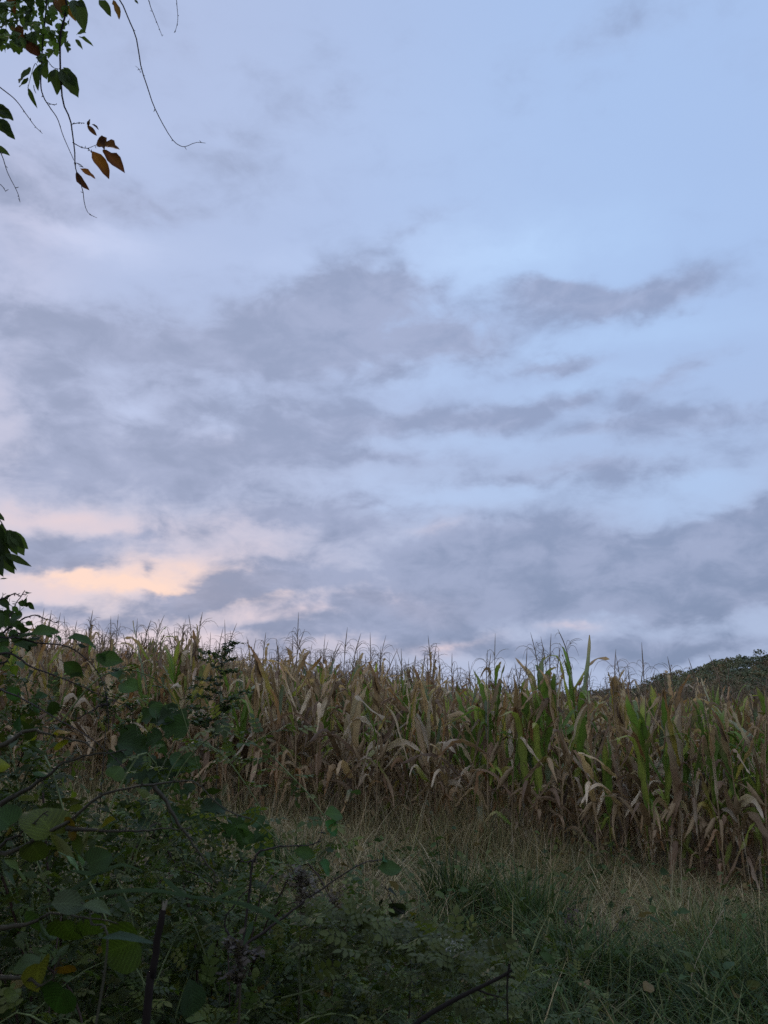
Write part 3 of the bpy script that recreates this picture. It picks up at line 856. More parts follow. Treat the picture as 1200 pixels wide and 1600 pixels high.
def straw(px, py, Y_, px2, py2, label, r=.0022, col=(.40, .34, .22), head=True):
    a, b_ = P(px, py, Y_), P(px2, py2, Y_ + .05)
    a[2] = min(a[2], gz1(a[0], a[1]) + .02)
    t = thing("grass_stalk", label, "grass stalk", a)
    b = Bits(); m = (a + b_) / 2 + rng.normal(0, .02, 3)
    tube(b, spline([a, m, b_], 9), np.linspace(r, r * .5, 9), col, 4); stem = b.build("stem", M_STALK, t, a)
    if head:
        b = Bits(); d = unit(b_ - m)
        for q in range(26):
            o = b_ - d * rng.uniform(0, .16); e = unit(d + rng.normal(0, .5, 3))
            tube(b, [o, o + e * .012, o + e * .025], [.0008, .0016, .0004], np.array(col) * .9, 3)
        b.build("seed_head", M_TASSEL, stem, a)
STRAWS = [(612, 1320, 8.4, 640, 1225, "tall pale straw stalk left of centre leaning right before the corn"), (628, 1360, 8.0, 662, 1255, "pale straw stalk beside the leaning one left of centre"), (655, 1340, 8.4, 668, 1240, "thin upright straw stalk just left of the feathery clump"),
          (1068, 1590, 4.6, 1128, 1425, "long pale straw stalk rising from the bottom right grass"), (850, 1590, 4.9, 806, 1465, "bent pale straw stalk over the drooping green tussock"), (1130, 1590, 4.7, 1160, 1540, "short straw stalk in the bottom right corner"), (1068, 1420, 6.6, 1066, 1270, "grey straw stalk standing against the dark corn on the right"), (1045, 1420, 6.6, 1050, 1300, "shorter grey straw stalk against the dark corn on the right"), (1180, 1420, 6.2, 1160, 1300, "leaning straw stalk near the right edge of the corn")]
for q in STRAWS: straw(*q)

# ---------------------------------------------------------------- bush bank on the left
BK = [(-1.55, 2.75, 1.75, .55, .8), (-1.1, 2.5, 1.45, .4, .5), (-.85, 3.1, 1.25, .45, .6), (-.45, 2.9, .82, .42, .6), (.0, 3.0, .58, .45, .5), (.45, 3.1, .45, .45, .5), (-2.3, 3.3, 1.9, .6, .8), (-.3, 2.1, .72, .5, .45), (.55, 2.9, .48, .5, .4), (-1.3, 1.8, 1.05, .5, .4), (.1, 3.6, .5, .6, .5), (-1.2, 4.0, 1.1, .7, .7)]
def bank_h(x, y):
    hmax = np.zeros_like(np.asarray(x, float))
    for (cx, cy, hh, rx, ry) in BK:
        hmax = np.maximum(hmax, hh * np.exp(-((x - cx) / rx) ** 2 * .7 - ((y - cy) / ry) ** 2 * .7))
    return hmax
LEAFG = np.array([[.044, .066, .014], [.054, .080, .016], [.036, .056, .016], [.072, .090, .018], [.086, .096, .024], [.044, .062, .022]])
rng = np.random.default_rng(33)
ug = Bits()
N = 38000
x = rng.uniform(-3.2, 1.3, N); y = rng.uniform(1.55, 4.6, N); H = bank_h(x, y)
z = gz(x, y) + H * rng.random(N) ** .7
k = (H > .12); x, y, z = x[k], y[k], z[k]; N = len(x)
tm = [leaf('small', 1, rng, (1, 1, 1), fold=.2), leaf('ovate', 1, rng, (1, 1, 1), fold=.2), leaf('lance', 1, rng, (1, 1, 1), fold=.2)]
tt = rng.choice(3, N, p=[.5, .17, .33])
for q in range(3):
    s = tt == q; n = s.sum()
    pal = LEAFG[rng.integers(0, len(LEAFG), n)] * rng.uniform(.6, 1.4, (n, 1))
    odd = rng.random(n) < .035
    pal[odd] = np.array([.16, .12, .03]) * rng.uniform(.6, 1.3, (odd.sum(), 1))
    scatter(ug, tm[q], np.stack([x[s], y[s], z[s]], -1), rand_rots(rng, n, (-.8, .6), .7), rng.gamma(6, .0046, n) * (1.0, 1.3, 2.3)[q], pal)
tag(ug.build("undergrowth", M_LEAF), "dark tangle of small weeds and leaves under the bramble canes", "undergrowth", kind="stuff")

# pinnate rose leaf
def rose_leaf(rng):
    b = Bits(); L = .085
    tube(b, [(0, 0, 0), (0, L * .5, .003), (0, L, -.004)], .0007, (.6, .9, .5), 3)
    for q in range(3):
        for sgn in (-1, 1):
            V, Q, C, T = leaf('small', .032, rng, (1, 1, 1), fold=.2, curl=.3)
            place(b, (V, Q, C, T), np.array([0, L * (.3 + .26 * q), 0]), frame((sgn * .9, .45, rng.normal(0, .15)), (0, 0, 1)))
    place(b, leaf('small', .036, rng, (1, 1, 1), fold=.2, curl=.4), np.array([0, L, 0]), frame((0, 1, -.1), (0, 0, 1)))
    return b.arrays()
ROSE = [rose_leaf(rng) for _ in range(3)]

def rose_bush(cx, cy, H, spread, ncane, label, seed, dens=26, lead=None, tint=1.0):
    rg = np.random.default_rng(seed)
    base = np.array([cx, cy, gz1(cx, cy)])
    t = thing("rose_bush", label, "wild rose bush", base)
    lf = Bits(); pos, rots, scl, tin = [], [], [], []
    for q in range(ncane):
        a = rg.uniform(0, 6.28)
        if lead is not None and q < ncane // 2: a = lead + rg.normal(0, .7)
        L = spread * rg.uniform(.6, 1.25); hh = H * rg.uniform(.65, 1.12)
        e = np.array([math.cos(a), math.sin(a), 0]); sdw = np.array([-e[1], e[0], 0]) * rg.normal(0, .2) * L
        pts = [base + rg.normal(0, .04, 3) * (1, 1, 0), base + e * L * .22 + (0, 0, hh * .62), base + e * L * .6 + sdw * .5 + (0, 0, hh), base + e * L * 1.05 + sdw + (0, 0, hh * rg.uniform(.68, .95)), base + e * L * 1.4 + sdw * 1.4 + (0, 0, hh * rg.uniform(.35, .75))]
        p = spline(pts, 22)
        p += np.cumsum(rg.normal(0, .004, p.shape), 0)
        r0 = rg.uniform(.003, .006)
        cc = np.array([.11, .14, .05]) if rg.random() < .6 else np.array([.05, .03, .022])
        b = Bits(); tube(b, p, np.linspace(r0, .0012, 22), cc * rg.uniform(.8, 1.3), 5)
        for u in np.arange(2, 20):                                   # thorns and side twigs
            if rg.random() < .5:
                d = unit(rg.normal(0, 1, 3)); tube(b, [p[u], p[u] + d * .006, p[u] + d * .010 - (0, 0, .003)], [.0016, .0009, .0002], cc, 3)
            if rg.random() < .22:
                d = unit(rg.normal(0, 1, 3) + (0, 0, .4)); l = rg.uniform(.08, .22)
                tw = spline([p[u], p[u] + d * l * .5 + (0, 0, .02), p[u] + d * l], 6); tube(b, tw, np.linspace(.0014, .0006, 6), cc, 3)
                for v in tw[1:]: pos.append(v); rots.append(frame(unit(d + rg.normal(0, .7, 3)), unit(np.array([0, 0, 1.]) + rg.normal(0, .4, 3)))); scl.append(rg.uniform(.45, .85)); tin.append(rg.uniform(.7, 1.4))
        b.build("cane", M_CANE, t, base)
        for u in np.linspace(.2, 1, dens):
            i_ = min(21, int(u * 21)); v = p[i_]
            d = unit(np.array([rg.normal(0, 1), rg.normal(0, 1), rg.uniform(-.3, .5)]))
            pos.append(v); rots.append(frame(d, unit(np.array([0, 0, 1.]) + rg.normal(0, .35, 3)))); scl.append(rg.uniform(.45, .92)); tin.append(rg.uniform(.7, 1.4))
    pos = np.array(pos); rots = np.array(rots); scl = np.array(scl)
    pal = LEAFG[rg.integers(0, len(LEAFG), len(pos))] * np.array(tin)[:, None] * 1.15 * tint
    kd = rg.integers(0, 3, len(pos))
    for q in range(3):
        s = kd == q; scatter(lf, ROSE[q], pos[s], rots[s], scl[s], pal[s])
    lf.build("leaves", M_LEAF, t, base)
    return t
rose_bush(-1.5, 2.9, 1.40, .7, 16, "tallest wild rose bush at the left edge below the dangling creeper", 1, 36)
rose_bush(-1.0, 2.7, 1.24, .65, 16, "wild rose bush with dark arching canes right of the tallest one", 2, 36)
rose_bush(-.6, 3.1, .88, .6, 16, "mid-height wild rose bush in front of the corn's left part", 3, 36, 0.2)
rose_bush(-.15, 2.8, .58, .6, 15, "low wild rose bush with green canes arching to the right", 4, 36, 0.0)
rose_bush(.25, 3.2, .46, .6, 14, "lowest wild rose bush spreading over the grass at the bottom centre", 5, 36, 0.1, 1.25)
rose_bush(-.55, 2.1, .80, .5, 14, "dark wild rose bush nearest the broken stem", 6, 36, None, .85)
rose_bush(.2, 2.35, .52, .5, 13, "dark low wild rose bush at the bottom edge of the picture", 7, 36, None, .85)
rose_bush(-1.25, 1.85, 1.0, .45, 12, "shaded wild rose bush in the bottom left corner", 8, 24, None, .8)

# single long canes and twigs that show clearly
def sapling(name, label, cat, stems, leaves, base, twig_col=(.030, .024, .020), r0=.006, leafcol=(.045, .085, .022), kind='ovate', seed=0, rmin=.0015):
    rg = np.random.default_rng(seed)
    t = thing(name, label, cat, base)
    for st in stems:
        b = Bits(); p = spline(st, 26); p[1:] += np.cumsum(rg.normal(0, .0015, p[1:].shape), 0)
        tube(b, p, rmin + (r0 - rmin) * np.linspace(1, 0, 26) ** 1.8, np.array(twig_col) * rg.uniform(.8, 1.2), 6)
        for u in range(3, 25, 3):
            d = unit(rg.normal(0, 1, 3)); tube(b, [p[u], p[u] + d * .008, p[u] + d * .012], [.002, .0016, .0006], twig_col, 3)
        b.build("stem", M_CANE, t, base)
    for (pos, tipd, L, tint, kd) in leaves:
        b = Bits(); c = np.array(leafcol) * tint
        V = leaf(kd or kind, L, rg, c, edge=c * .8, fold=rg.uniform(.1, .4), curl=rg.uniform(.2, .9), wavy=.03, cols=5)
        up = unit(np.array([0, -.9, .55]) + rg.normal(0, .4, 3))
        place(b, V, np.array(pos), frame(tipd, up))
        tube(b, [np.array(pos) - unit(tipd) * .02, np.array(pos)], .0009, c, 3)
        b.build("leaf", M_BIG, t, base)
    return t

def px_leaf(px, py, Y_, px2, py2, tint=1.0, kd=None, dy=0.03):
    a = P(px, py, Y_); b_ = P(px2, py2, Y_ + dy)
    return (a, b_ - a, np.linalg.norm(b_ - a), np.asarray(tint, float), kd)

g0 = lambda x, y: np.array([x, y, gz1(x, y)])
Yc = 2.2
sapling("sapling", "young sapling with dark ovate leaves arching over the left edge of the corn", "sapling",
    [[g0(-1.35, 2.3), P(-60, 1250, Yc), P(-40, 1020, Yc), P(20, 998, Yc), P(60, 1006, Yc), P(108, 1012, Yc), P(140, 1034, Yc), P(160, 1062, Yc), P(170, 1100, Yc), P(172, 1140, Yc)],
     [P(-40, 1040, Yc), P(12, 1022, Yc), P(50, 1045, Yc), P(90, 1058, Yc), P(135, 1078, Yc), P(170, 1092, Yc), P(210, 1110, Yc)],
     [P(-20, 1034, Yc), P(5, 1032, Yc), P(20, 1018, Yc), P(24, 1004, Yc)],
     [g0(-1.2, 2.1), P(-80, 1240, Yc - .1), P(-20, 1085, Yc - .1), P(20, 1085, Yc - .1), P(55, 1100, Yc - .1), P(100, 1126, Yc - .1), P(145, 1152, Yc - .1), P(200, 1200, Yc - .1)],
     [P(170, 1100, Yc), P(150, 1108, Yc), P(115, 1128, Yc)]],
    [px_leaf(50, 990, Yc, 96, 980), px_leaf(88, 994, Yc, 104, 1004, .9), px_leaf(105, 998, Yc, 160, 996, .9), px_leaf(120, 1004, Yc, 130, 1018, .8), px_leaf(150, 1030, Yc, 196, 1030), px_leaf(165, 1022, Yc, 148, 1040, (.8, .9, 1.1)),
     px_leaf(215, 1078, Yc, 180, 1064, 1.3), px_leaf(25, 1000, Yc, 62, 984, .7), px_leaf(60, 1000, Yc, 22, 984, .7), px_leaf(-5, 1020, Yc, 20, 1010, 1.2), px_leaf(0, 1046, Yc, 26, 1042, (2.4, 1.9, 1.0)), px_leaf(20, 1040, Yc, 24, 1052, (2.4, 1.9, 1.0)),
     px_leaf(110, 1060, Yc, 130, 1045, .9), px_leaf(55, 1090, Yc, 78, 1082, (.7, .8, .9)), px_leaf(80, 1096, Yc, 90, 1125, .6), px_leaf(60, 1092, Yc, 46, 1112, (.8, .9, 1.1)), px_leaf(12, 1074, Yc, 34, 1098, (.8, .95, 1.2)), px_leaf(30, 1120, Yc, 20, 1140, (.6, .8, 1.0)),
     px_leaf(185, 1060, Yc, 176, 1040, (.7, .9, .9)), px_leaf(100, 1035, Yc, 132, 1058, .8), px_leaf(5, 980, Yc, -20, 958, .7), px_leaf(20, 975, Yc, 30, 950, .6)],
    g0(-1.35, 2.3), seed=1, r0=.0045, rmin=.0012)

# leafy top of a shrub against the sky at the left edge
rg = np.random.default_rng(77)
crown_leaves = []
for q in range(70):
    px = rg.triangular(-60, -20, 95); top = np.interp(px, [-60, 0, 20, 45, 60, 95], [915, 928, 930, 935, 962, 985])
    py = rg.uniform(top + 6, 1012); a = rg.uniform(0, 6.28); L = rg.uniform(14, 30)
    crown_leaves.append(px_leaf(px, py, 2.5 + rg.uniform(-.12, .2), px + L * math.cos(a), py + L * abs(math.sin(a)) * .8 - 4, rg.uniform(.5, 1.0), None, rg.uniform(-.03, .03)))
sapling("shrub", "leafy dark shrub top standing against the pink sky at the left edge", "shrub",
    [[g0(-1.6, 2.6), P(-60, 1200, 2.5), P(-10, 1010, 2.5), P(20, 960, 2.5), P(42, 922, 2.5)], [P(-20, 1020, 2.5), P(10, 985, 2.5), P(50, 965, 2.5), P(88, 978, 2.5)], [P(-40, 1000, 2.5), P(-20, 950, 2.5), P(20, 928, 2.5), P(30, 930, 2.5)], [P(-10, 1000, 2.5), P(30, 990, 2.5), P(75, 990, 2.5)]],
    crown_leaves + [px_leaf(42, 928, 2.5, 48, 922, .7), px_leaf(40, 935, 2.5, 34, 945, .7), px_leaf(40, 942, 2.5, 50, 948, .7), px_leaf(20, 928, 2.5, 8, 932, .7), px_leaf(5, 930, 2.5, -5, 936, .7)],
    g0(-1.6, 2.6), seed=3, r0=.006)

Ys = 2.3
sapling("sapling", "spindly bare-stemmed sapling with a few bright ovate leaves in the middle of the bushes", "sapling",
    [[g0(-.45, 2.2), P(380, 1480, Ys), P(395, 1345, Ys), P(425, 1322, Ys), P(455, 1318, Ys), P(490, 1312, Ys), P(500, 1292, Ys)], [P(400, 1345, Ys), P(370, 1352, Ys)],
     [P(380, 1480, Ys), P(450, 1430, Ys), P(500, 1390, Ys), P(560, 1352, Ys), P(600, 1345, Ys)], [P(380, 1480, Ys), P(350, 1440, Ys), P(390, 1380, Ys)]],
    [px_leaf(508, 1272, Ys, 546, 1266, 1.25), px_leaf(508, 1284, Ys, 536, 1306, (1.0, 1.5, 1.9)), px_leaf(460, 1330, Ys, 496, 1334, 1.1), px_leaf(592, 1358, Ys, 632, 1354, 1.0), px_leaf(500, 1348, Ys, 530, 1362, (.9, 1.2, 1.5)), px_leaf(598, 1345, Ys, 608, 1336, (1.0, 1.5, 1.9)), px_leaf(390, 1300, Ys, 362, 1296, 1.2), px_leaf(370, 1290, Ys, 396, 1318, 1.1)],
    g0(-.45, 2.2), seed=4, r0=.005)

sapling("sapling", "drooping dark-leaved stem hanging over the grass at bottom centre", "sapling",
    [[g0(.05, 2.9), P(640, 1480, 2.8), P(615, 1420, 2.8), P(600, 1388, 2.8)]],
    [px_leaf(598, 1404, 2.8, 582, 1440, .45, 'lance'), px_leaf(606, 1390, 2.8, 628, 1398, .4), px_leaf(608, 1412, 2.8, 640, 1438, .5), px_leaf(612, 1420, 2.8, 636, 1420, .5), px_leaf(640, 1425, 2.8, 650, 1438, (3.5, 2.0, .6))],
    g0(.05, 2.9), seed=6, r0=.003, leafcol=(.035, .05, .022))

# broad-leaved weed (lobed leaves) and grape vine with big leaves
def big_leaf_plant(name, label, cat, stems, leaves, base, kind, leafcol, seed, stemcol, r0=.005):
    return sapling(name, label, cat, stems, leaves, base, stemcol, r0, leafcol, kind, seed)
rg = np.random.default_rng(8)
def fan(cx, cy, Y_, n, rad, L, seed, tint=(0.7, 1.15), kd=None):
    r2 = np.random.default_rng(seed); out = []
    for q in range(n):
        a = r2.uniform(0, 6.28); rr = rad * math.sqrt(r2.random()); px, py = cx + rr * math.cos(a), cy + rr * math.sin(a) * 1.1
        b_ = r2.uniform(-.4, 3.5); l = L * r2.uniform(.7, 1.2)
        out.append(px_leaf(px, py, Y_ + r2.uniform(-.25, .25), px + l * math.cos(b_), py + l * math.sin(b_) * .7, r2.uniform(*tint), kd, r2.uniform(-.05, .05)))
    return out
big_leaf_plant("ragweed", "weed with large dark green lobed leaves behind the bramble canes", "weed",
    [[g0(-1.0, 3.7), P(262, 1290, 3.6), P(250, 1180, 3.6), P(245, 1110, 3.6)], [P(245, 1215, 3.6), P(268, 1170, 3.6), P(285, 1125, 3.6)], [P(245, 1215, 3.6), P(226, 1170, 3.6), P(210, 1130, 3.6)]],
    fan(245, 1165, 3.6, 22, 60, 46, 1), g0(-1.0, 3.7), 'lobed', (.036, .066, .024), 9, (.10, .12, .06), .007)
big_leaf_plant("ragweed", "lower lobed-leaved weed right of the arching green cane", "weed",
    [[g0(-.75, 3.4), P(300, 1380, 3.4), P(290, 1290, 3.4), P(285, 1235, 3.4)], [P(290, 1290, 3.4), P(330, 1270, 3.4), P(372, 1280, 3.4)]],
    fan(285, 1265, 3.4, 14, 55, 42, 2) + fan(385, 1300, 3.4, 7, 28, 40, 3, (1.0, 1.4)), g0(-.75, 3.4), 'lobed', (.034, .064, .024), 10, (.08, .10, .05), .006)

Yg = 1.7
GV = (.075, .105, .022)
vine = big_leaf_plant("grape_vine", "wild grape vine with big round yellowing leaves in the bottom left corner", "vine",
    [[g0(-1.1, 1.75), P(-60, 1420, Yg), P(20, 1335, Yg), P(80, 1298, Yg), P(110, 1282, Yg), P(150, 1245, Yg), P(195, 1230, Yg), P(235, 1222, Yg), P(275, 1216, Yg), P(300, 1222, Yg), P(340, 1258, Yg), P(390, 1278, Yg)],
     [P(-60, 1390, Yg), P(0, 1328, Yg), P(40, 1305, Yg), P(80, 1272, Yg)], [P(105, 1295, Yg), P(150, 1298, Yg), P(230, 1300, Yg), P(300, 1302, Yg)],
     [P(240, 1226, Yg + .1), P(262, 1262, Yg + .1), P(282, 1298, Yg + .1), P(305, 1330, Yg + .1), P(330, 1365, Yg + .1), P(340, 1385, Yg + .1)],
     [P(-20, 1455, Yg), P(40, 1445, Yg), P(80, 1428, Yg), P(140, 1430, Yg), P(190, 1440, Yg)], [P(-20, 1528, Yg), P(30, 1535, Yg), P(70, 1548, Yg), P(90, 1510, Yg)], [P(0, 1165, Yg), P(50, 1145, Yg), P(110, 1155, Yg), P(150, 1170, Yg)], [P(0, 1258, Yg), P(60, 1222, Yg), P(120, 1190, Yg), P(200, 1180, Yg)]],
    [px_leaf(80, 1302, Yg, 50, 1238, (.85, .8, .5)), px_leaf(50, 1318, Yg, 66, 1352, .8), px_leaf(130, 1320, Yg, 112, 1352, .5), px_leaf(60, 1430, Yg, 70, 1482, (.5, .65, .7)), px_leaf(100, 1440, Yg, 118, 1492, (.65, .75, .5)), px_leaf(135, 1436, Yg, 160, 1462, (.6, .7, .5)), px_leaf(215, 1470, Yg, 150, 1495, (.65, .75, .5)),
     px_leaf(62, 1506, Yg, 50, 1542, (1.5, 1.1, .7)), px_leaf(10, 1560, Yg, 32, 1548, (1.2, 1.1, .9)), px_leaf(100, 1545, Yg, 78, 1590, (.3, .5, .4)), px_leaf(100, 1510, Yg, 112, 1525, (1.8, .7, .4)), px_leaf(160, 1290, Yg, 175, 1275, (1.9, 1.2, .7)), px_leaf(118, 1292, Yg, 96, 1296, (1.3, .6, .3)),
     px_leaf(175, 1215, Yg, 192, 1195, (.7, .9, .8)), px_leaf(60, 1212, Yg, 80, 1200, (.5, .75, .8)), px_leaf(10, 1370, Yg, 40, 1390, (.4, .55, .7)), px_leaf(140, 1350, Yg, 180, 1330, (.4, .55, .6)), px_leaf(15, 1290, Yg, -15, 1262, (.4, .6, .7)),
     px_leaf(78, 1150, Yg, 86, 1140, (2.6, 1.6, .6)), px_leaf(96, 1146, Yg, 108, 1138, (2.6, 1.2, .5)), px_leaf(92, 1160, Yg, 102, 1168, (2.2, 1.6, .6)), px_leaf(45, 1158, Yg, 52, 1150, (2.6, 2.0, .7)), px_leaf(110, 1232, Yg, 122, 1240, (1.8, 1.7, .8)), px_leaf(98, 1226, Yg, 104, 1218, (1.8, 1.7, .8)), px_leaf(0, 1192, Yg, 8, 1200, (2.2, 1.8, .7))],
    g0(-1.1, 1.75), 'heart', GV, 12, (.040, .036, .020), .0060)
# brown blotches eaten into the biggest leaf: small dark patches lying on the blade belong to the leaf itself
big_leaf_plant("burdock", "weed with pale silvery leaf undersides near the bottom left corner", "weed",
    [[g0(-.7, 1.7), P(150, 1560, 1.65), P(130, 1440, 1.65), P(120, 1412, 1.65)]],
    [px_leaf(80, 1412, 1.62, 150, 1404, (1.3, 1.3, 1.1), 'ovate'), px_leaf(130, 1415, 1.62, 188, 1412, (1.3, 1.3, 1.0), 'slim'), px_leaf(104, 1338, 1.62, 138, 1356, (2.6, 3.0, 2.8), 'lance'), px_leaf(160, 1466, 1.62, 250, 1460, (.7, .85, .8), 'lance'), px_leaf(295, 1530, 1.62, 315, 1620, (.55, .7, .7), 'slim'), px_leaf(122, 1335, 1.62, 132, 1350, (1.4, 1.7, 1.7), 'ovate')],
    g0(-.7, 1.7), 'ovate', (.055, .075, .045), 13, (.05, .05, .03), .004)

# long-bladed grass across the lower left
t = thing("foxtail_grass", "long curved blue-green grass blades lying over the brambles at lower left", "grass plant", g0(-.7, 1.9))
for pp in ([(60, 1420), (150, 1400), (180, 1394), (240, 1392), (300, 1402), (370, 1412), (430, 1440)], [(110, 1360), (150, 1366), (190, 1352), (225, 1362)], [(95, 1400), (140, 1375), (180, 1340), (200, 1322)], [(255, 1372), (275, 1390), (300, 1405)], [(330, 1410), (360, 1395), (384, 1386)], [(360, 1408), (400, 1420), (430, 1438), (445, 1450)], [(395, 1440), (388, 1458), (380, 1478)], [(185, 1400), (195, 1415), (204, 1428)]):
    b = Bits(); p = spline([P(a, c, 1.75 + .02 * i_) for i_, (a, c) in enumerate(pp)], 14)
    s = np.linspace(0, 1, 14); ribbon(b, p, .0062 * np.minimum(1, s * 4 + .3) * np.clip(1 - s ** 3, 0, 1), np.tile([0.1, -.5, .8], (14, 1)), .3, np.array([.06, .10, .055]) * rg.uniform(.8, 1.2), 1.0)
    b.build("blade", M_GRASS, t, t.location)

# broken dark stake of a dead stem
base = P(226, 1640, 1.5)
t = thing("dead_plant", "broken black dead stem sticking up at bottom left", "dead plant", g0(base[0], base[1]))
b = Bits(); p = spline([g0(base[0] - .03, base[1]), P(226, 1620, 1.5), P(238, 1520, 1.5), P(250, 1450, 1.5), P(255, 1422, 1.5)], 16)
tube(b, p + rg.normal(0, .0006, p.shape), np.linspace(.008, .0055, 16), (.018, .014, .012), 7); stem = b.build("stem", M_BARK, t, t.location)
b = Bits()
for q in range(4):
    o = P(255, 1424, 1.5); d = unit(np.array([rg.normal(0, .35), rg.normal(0, .35), 1])); tube(b, [o, o + d * .012, o + d * .020], [.003, .0018, .0004], (.22, .2, .15), 4)
b.build("broken_tip", M_BARK, stem, t.location)

# bare branch over bottom centre
base = g0(.25, 1.6)
t = thing("bare_branch", "bare dark branch slanting up across the bottom centre", "branch", base)
b = Bits(); tube(b, spline([P(600, 1660, 1.8), P(650, 1600, 1.8), P(700, 1568, 1.8), P(745, 1545, 1.8), P(780, 1528, 1.8), P(800, 1516, 1.8)], 18), np.linspace(.006, .003, 18), (.020, .017, .014), 6); b.build("branch", M_BARK, t, base)
for pp in ([(780, 1528), (792, 1524), (804, 1530)], [(745, 1545), (760, 1552), (790, 1560)], [(796, 1506), (792, 1550), (796, 1640)]):
    b = Bits(); tube(b, spline([P(a, c, 1.8) for a, c in pp], 8), np.linspace(.003, .0012, 8), (.020, .017, .014), 5); b.build("twig", M_BARK, t, base)

# clear green canes near the bottom centre
base = g0(-.05, 2.0)
t = thing("bramble", "bramble with one long smooth green cane across the bottom centre", "bramble", base)
for pp, r in (([(484, 1486), (510, 1474), (545, 1470), (590, 1476), (640, 1490), (680, 1500), (730, 1505), (790, 1502)], .0038), ([(440, 1560), (490, 1545), (530, 1520), (590, 1498)], .003), ([(600, 1540), (640, 1525), (680, 1508), (700, 1502)], .0026), ([(640, 1548), (670, 1540), (694, 1520)], .002), ([(500, 1480), (530, 1490), (548, 1494)], .0022)):
    b = Bits(); p = spline([P(a, c, 2.3) for a, c in pp], 22); tube(b, p, np.linspace(r, r * .5, 22), np.array([.085, .11, .035]), 6)
    for q in range(2, 21, 2):
        d = unit(rg.normal(0, 1, 3) + (0, 0, .3)); tube(b, [p[q], p[q] + d * .007, p[q] + d * .011], [.0016, .0009, .0002], (.07, .09, .03), 3)
    b.build("cane", M_CANE, t, base)
b = Bits(); tube(b, spline([base, P(470, 1560, 2.3), P(484, 1486, 2.3)], 10), np.linspace(.005, .0038, 10), (.06, .08, .03), 6); b.build("stem", M_CANE, t, base)
pos, rots, scl = [], [], []
for q in range(420):
    px, py = rg.uniform(480, 800), 0; py = np.interp(px, [480, 560, 650, 800], [1425, 1420, 1450, 1500]) + abs(rg.normal(0, 55))
    pos.append(P(px, py, 2.35 + rg.normal(0, .15))); d = unit(np.array([rg.normal(), rg.normal(), rg.uniform(-.1, .8)])); rots.append(frame(d, unit(np.array([0, -.3, 1.]) + rg.normal(0, .4, 3)))); scl.append(rg.uniform(.45, .85))
b = Bits(); scatter(b, ROSE[0], np.array(pos), np.array(rots), np.array(scl), np.array([.085, .105, .028]) * rg.uniform(.6, 1.3, (420, 1))); b.build("leaves", M_LEAF, t, base)

# goldenrod with feathery side plumes
def plume_plant(name, label, cat, stem_pts, plumes, base, col, bitL=.02, dens=34, seed=0, stemcol=(.06, .05, .03), spread=.016, kind='small', nstem=0):
    rg = np.random.default_rng(seed)
    t = thing(name, label, cat, base)
    b = Bits(); p = spline(stem_pts, 20); tube(b, p, np.linspace(.004, .0015, 20), stemcol, 5); b.build("stem", M_CANE, t, base)
    q0 = leaf(kind, 1.0, rg, (1, 1, 1), fold=.2)
    for pl in plumes:
        b = Bits(); c = spline(pl, 14); tube(b, c, np.linspace(.0016, .0006, 14), stemcol, 3)
        u = rg.uniform(0, 13, dens); i_ = np.clip(u.astype(int), 0, 12); f = (u - i_)[:, None]
        pos = c[i_] * (1 - f) + c[i_ + 1] * f + rg.normal(0, spread * .5, (dens, 3)) * (1, 1, .6) + (0, 0, spread * .4)
        scatter(b, q0, pos, rand_rots(rg, dens, (-.2, .9), .6), rg.uniform(.6, 1.3, dens) * bitL, np.array(col) * rg.uniform(.6, 1.4, (dens, 1)))
        b.build("plume", M_LEAF, t, base)
    return t
Yp = 4.6
base = P(335, 1300, Yp); base[2] = gz1(base[0], base[1])
pl = []
rg = np.random.default_rng(14)
for (cx, cy, ex, ey) in [(345, 1020, 373, 1006), (345, 1030, 362, 1018), (345, 1035, 318, 1022), (344, 1045, 366, 1032), (344, 1052, 310, 1030), (343, 1062, 372, 1052), (342, 1072, 300, 1066), (342, 1085, 292, 1078), (342, 1095, 280, 1095), (342, 1105, 395, 1082), (342, 1112, 378, 1092), (342, 1120, 290, 1108), (342, 1125, 360, 1108), (342, 1130, 272, 1120), (340, 1140, 300, 1130), (340, 1145, 372, 1100), (338, 1150, 285, 1128), (336, 1155, 310, 1115)]:
    yy = Yp + rg.uniform(-.2, .2)
    pl.append([P(cx, cy, Yp), P(.5 * (cx + ex), .5 * (cy + ey) - 6, .5 * (Yp + yy)), P(ex, ey, yy)])
plume_plant("goldenrod", "tall feathery green goldenrod standing up in front of the corn on the left", "goldenrod", [base, P(340, 1180, Yp), P(344, 1080, Yp), P(348, 1008, Yp)], pl, base, (.060, .085, .040), .030, 48, 1)
for (px, py, Yq, n, lab, col, sd) in ((165, 1080, 4.2, 9, "slim green weed spike between the sapling twigs and the corn", (.075, .10, .04), 5), (205, 1110, 4.0, 10, "bushy green weed below the sapling's hanging leaf", (.075, .11, .035), 6),
                                      (470, 1375, 2.4, 12, "dried weed with greyish-pink seed fluff left of the dark tussock", (.17, .145, .115), 7), (375, 1490, 1.85, 8, "small dried weed with faded pinkish seed heads deep in the bush", (.085, .07, .055), 8), (520, 1415, 2.5, 8, "brown dried weed among the leaves just behind the green cane", (.14, .11, .07), 9)):
    r2 = np.random.default_rng(sd); base = P(px, py + 90, Yq); base[2] = gz1(base[0], base[1]); pl = []
    for q in range(n):
        cy = py + r2.uniform(0, 60); a = r2.uniform(-1, 1); pl.append([P(px, cy, Yq), P(px + a * 16, cy - 14, Yq), P(px + a * 34, cy - r2.uniform(4, 26), Yq + r2.uniform(-.1, .1))])
    plume_plant("goldenrod" if sd < 7 else "dried_weed", lab, "weed", [base, P(px, py + 60, Yq), P(px + 2, py - 12, Yq)], pl, base, col, .022 if sd < 7 else .014, 40, sd)

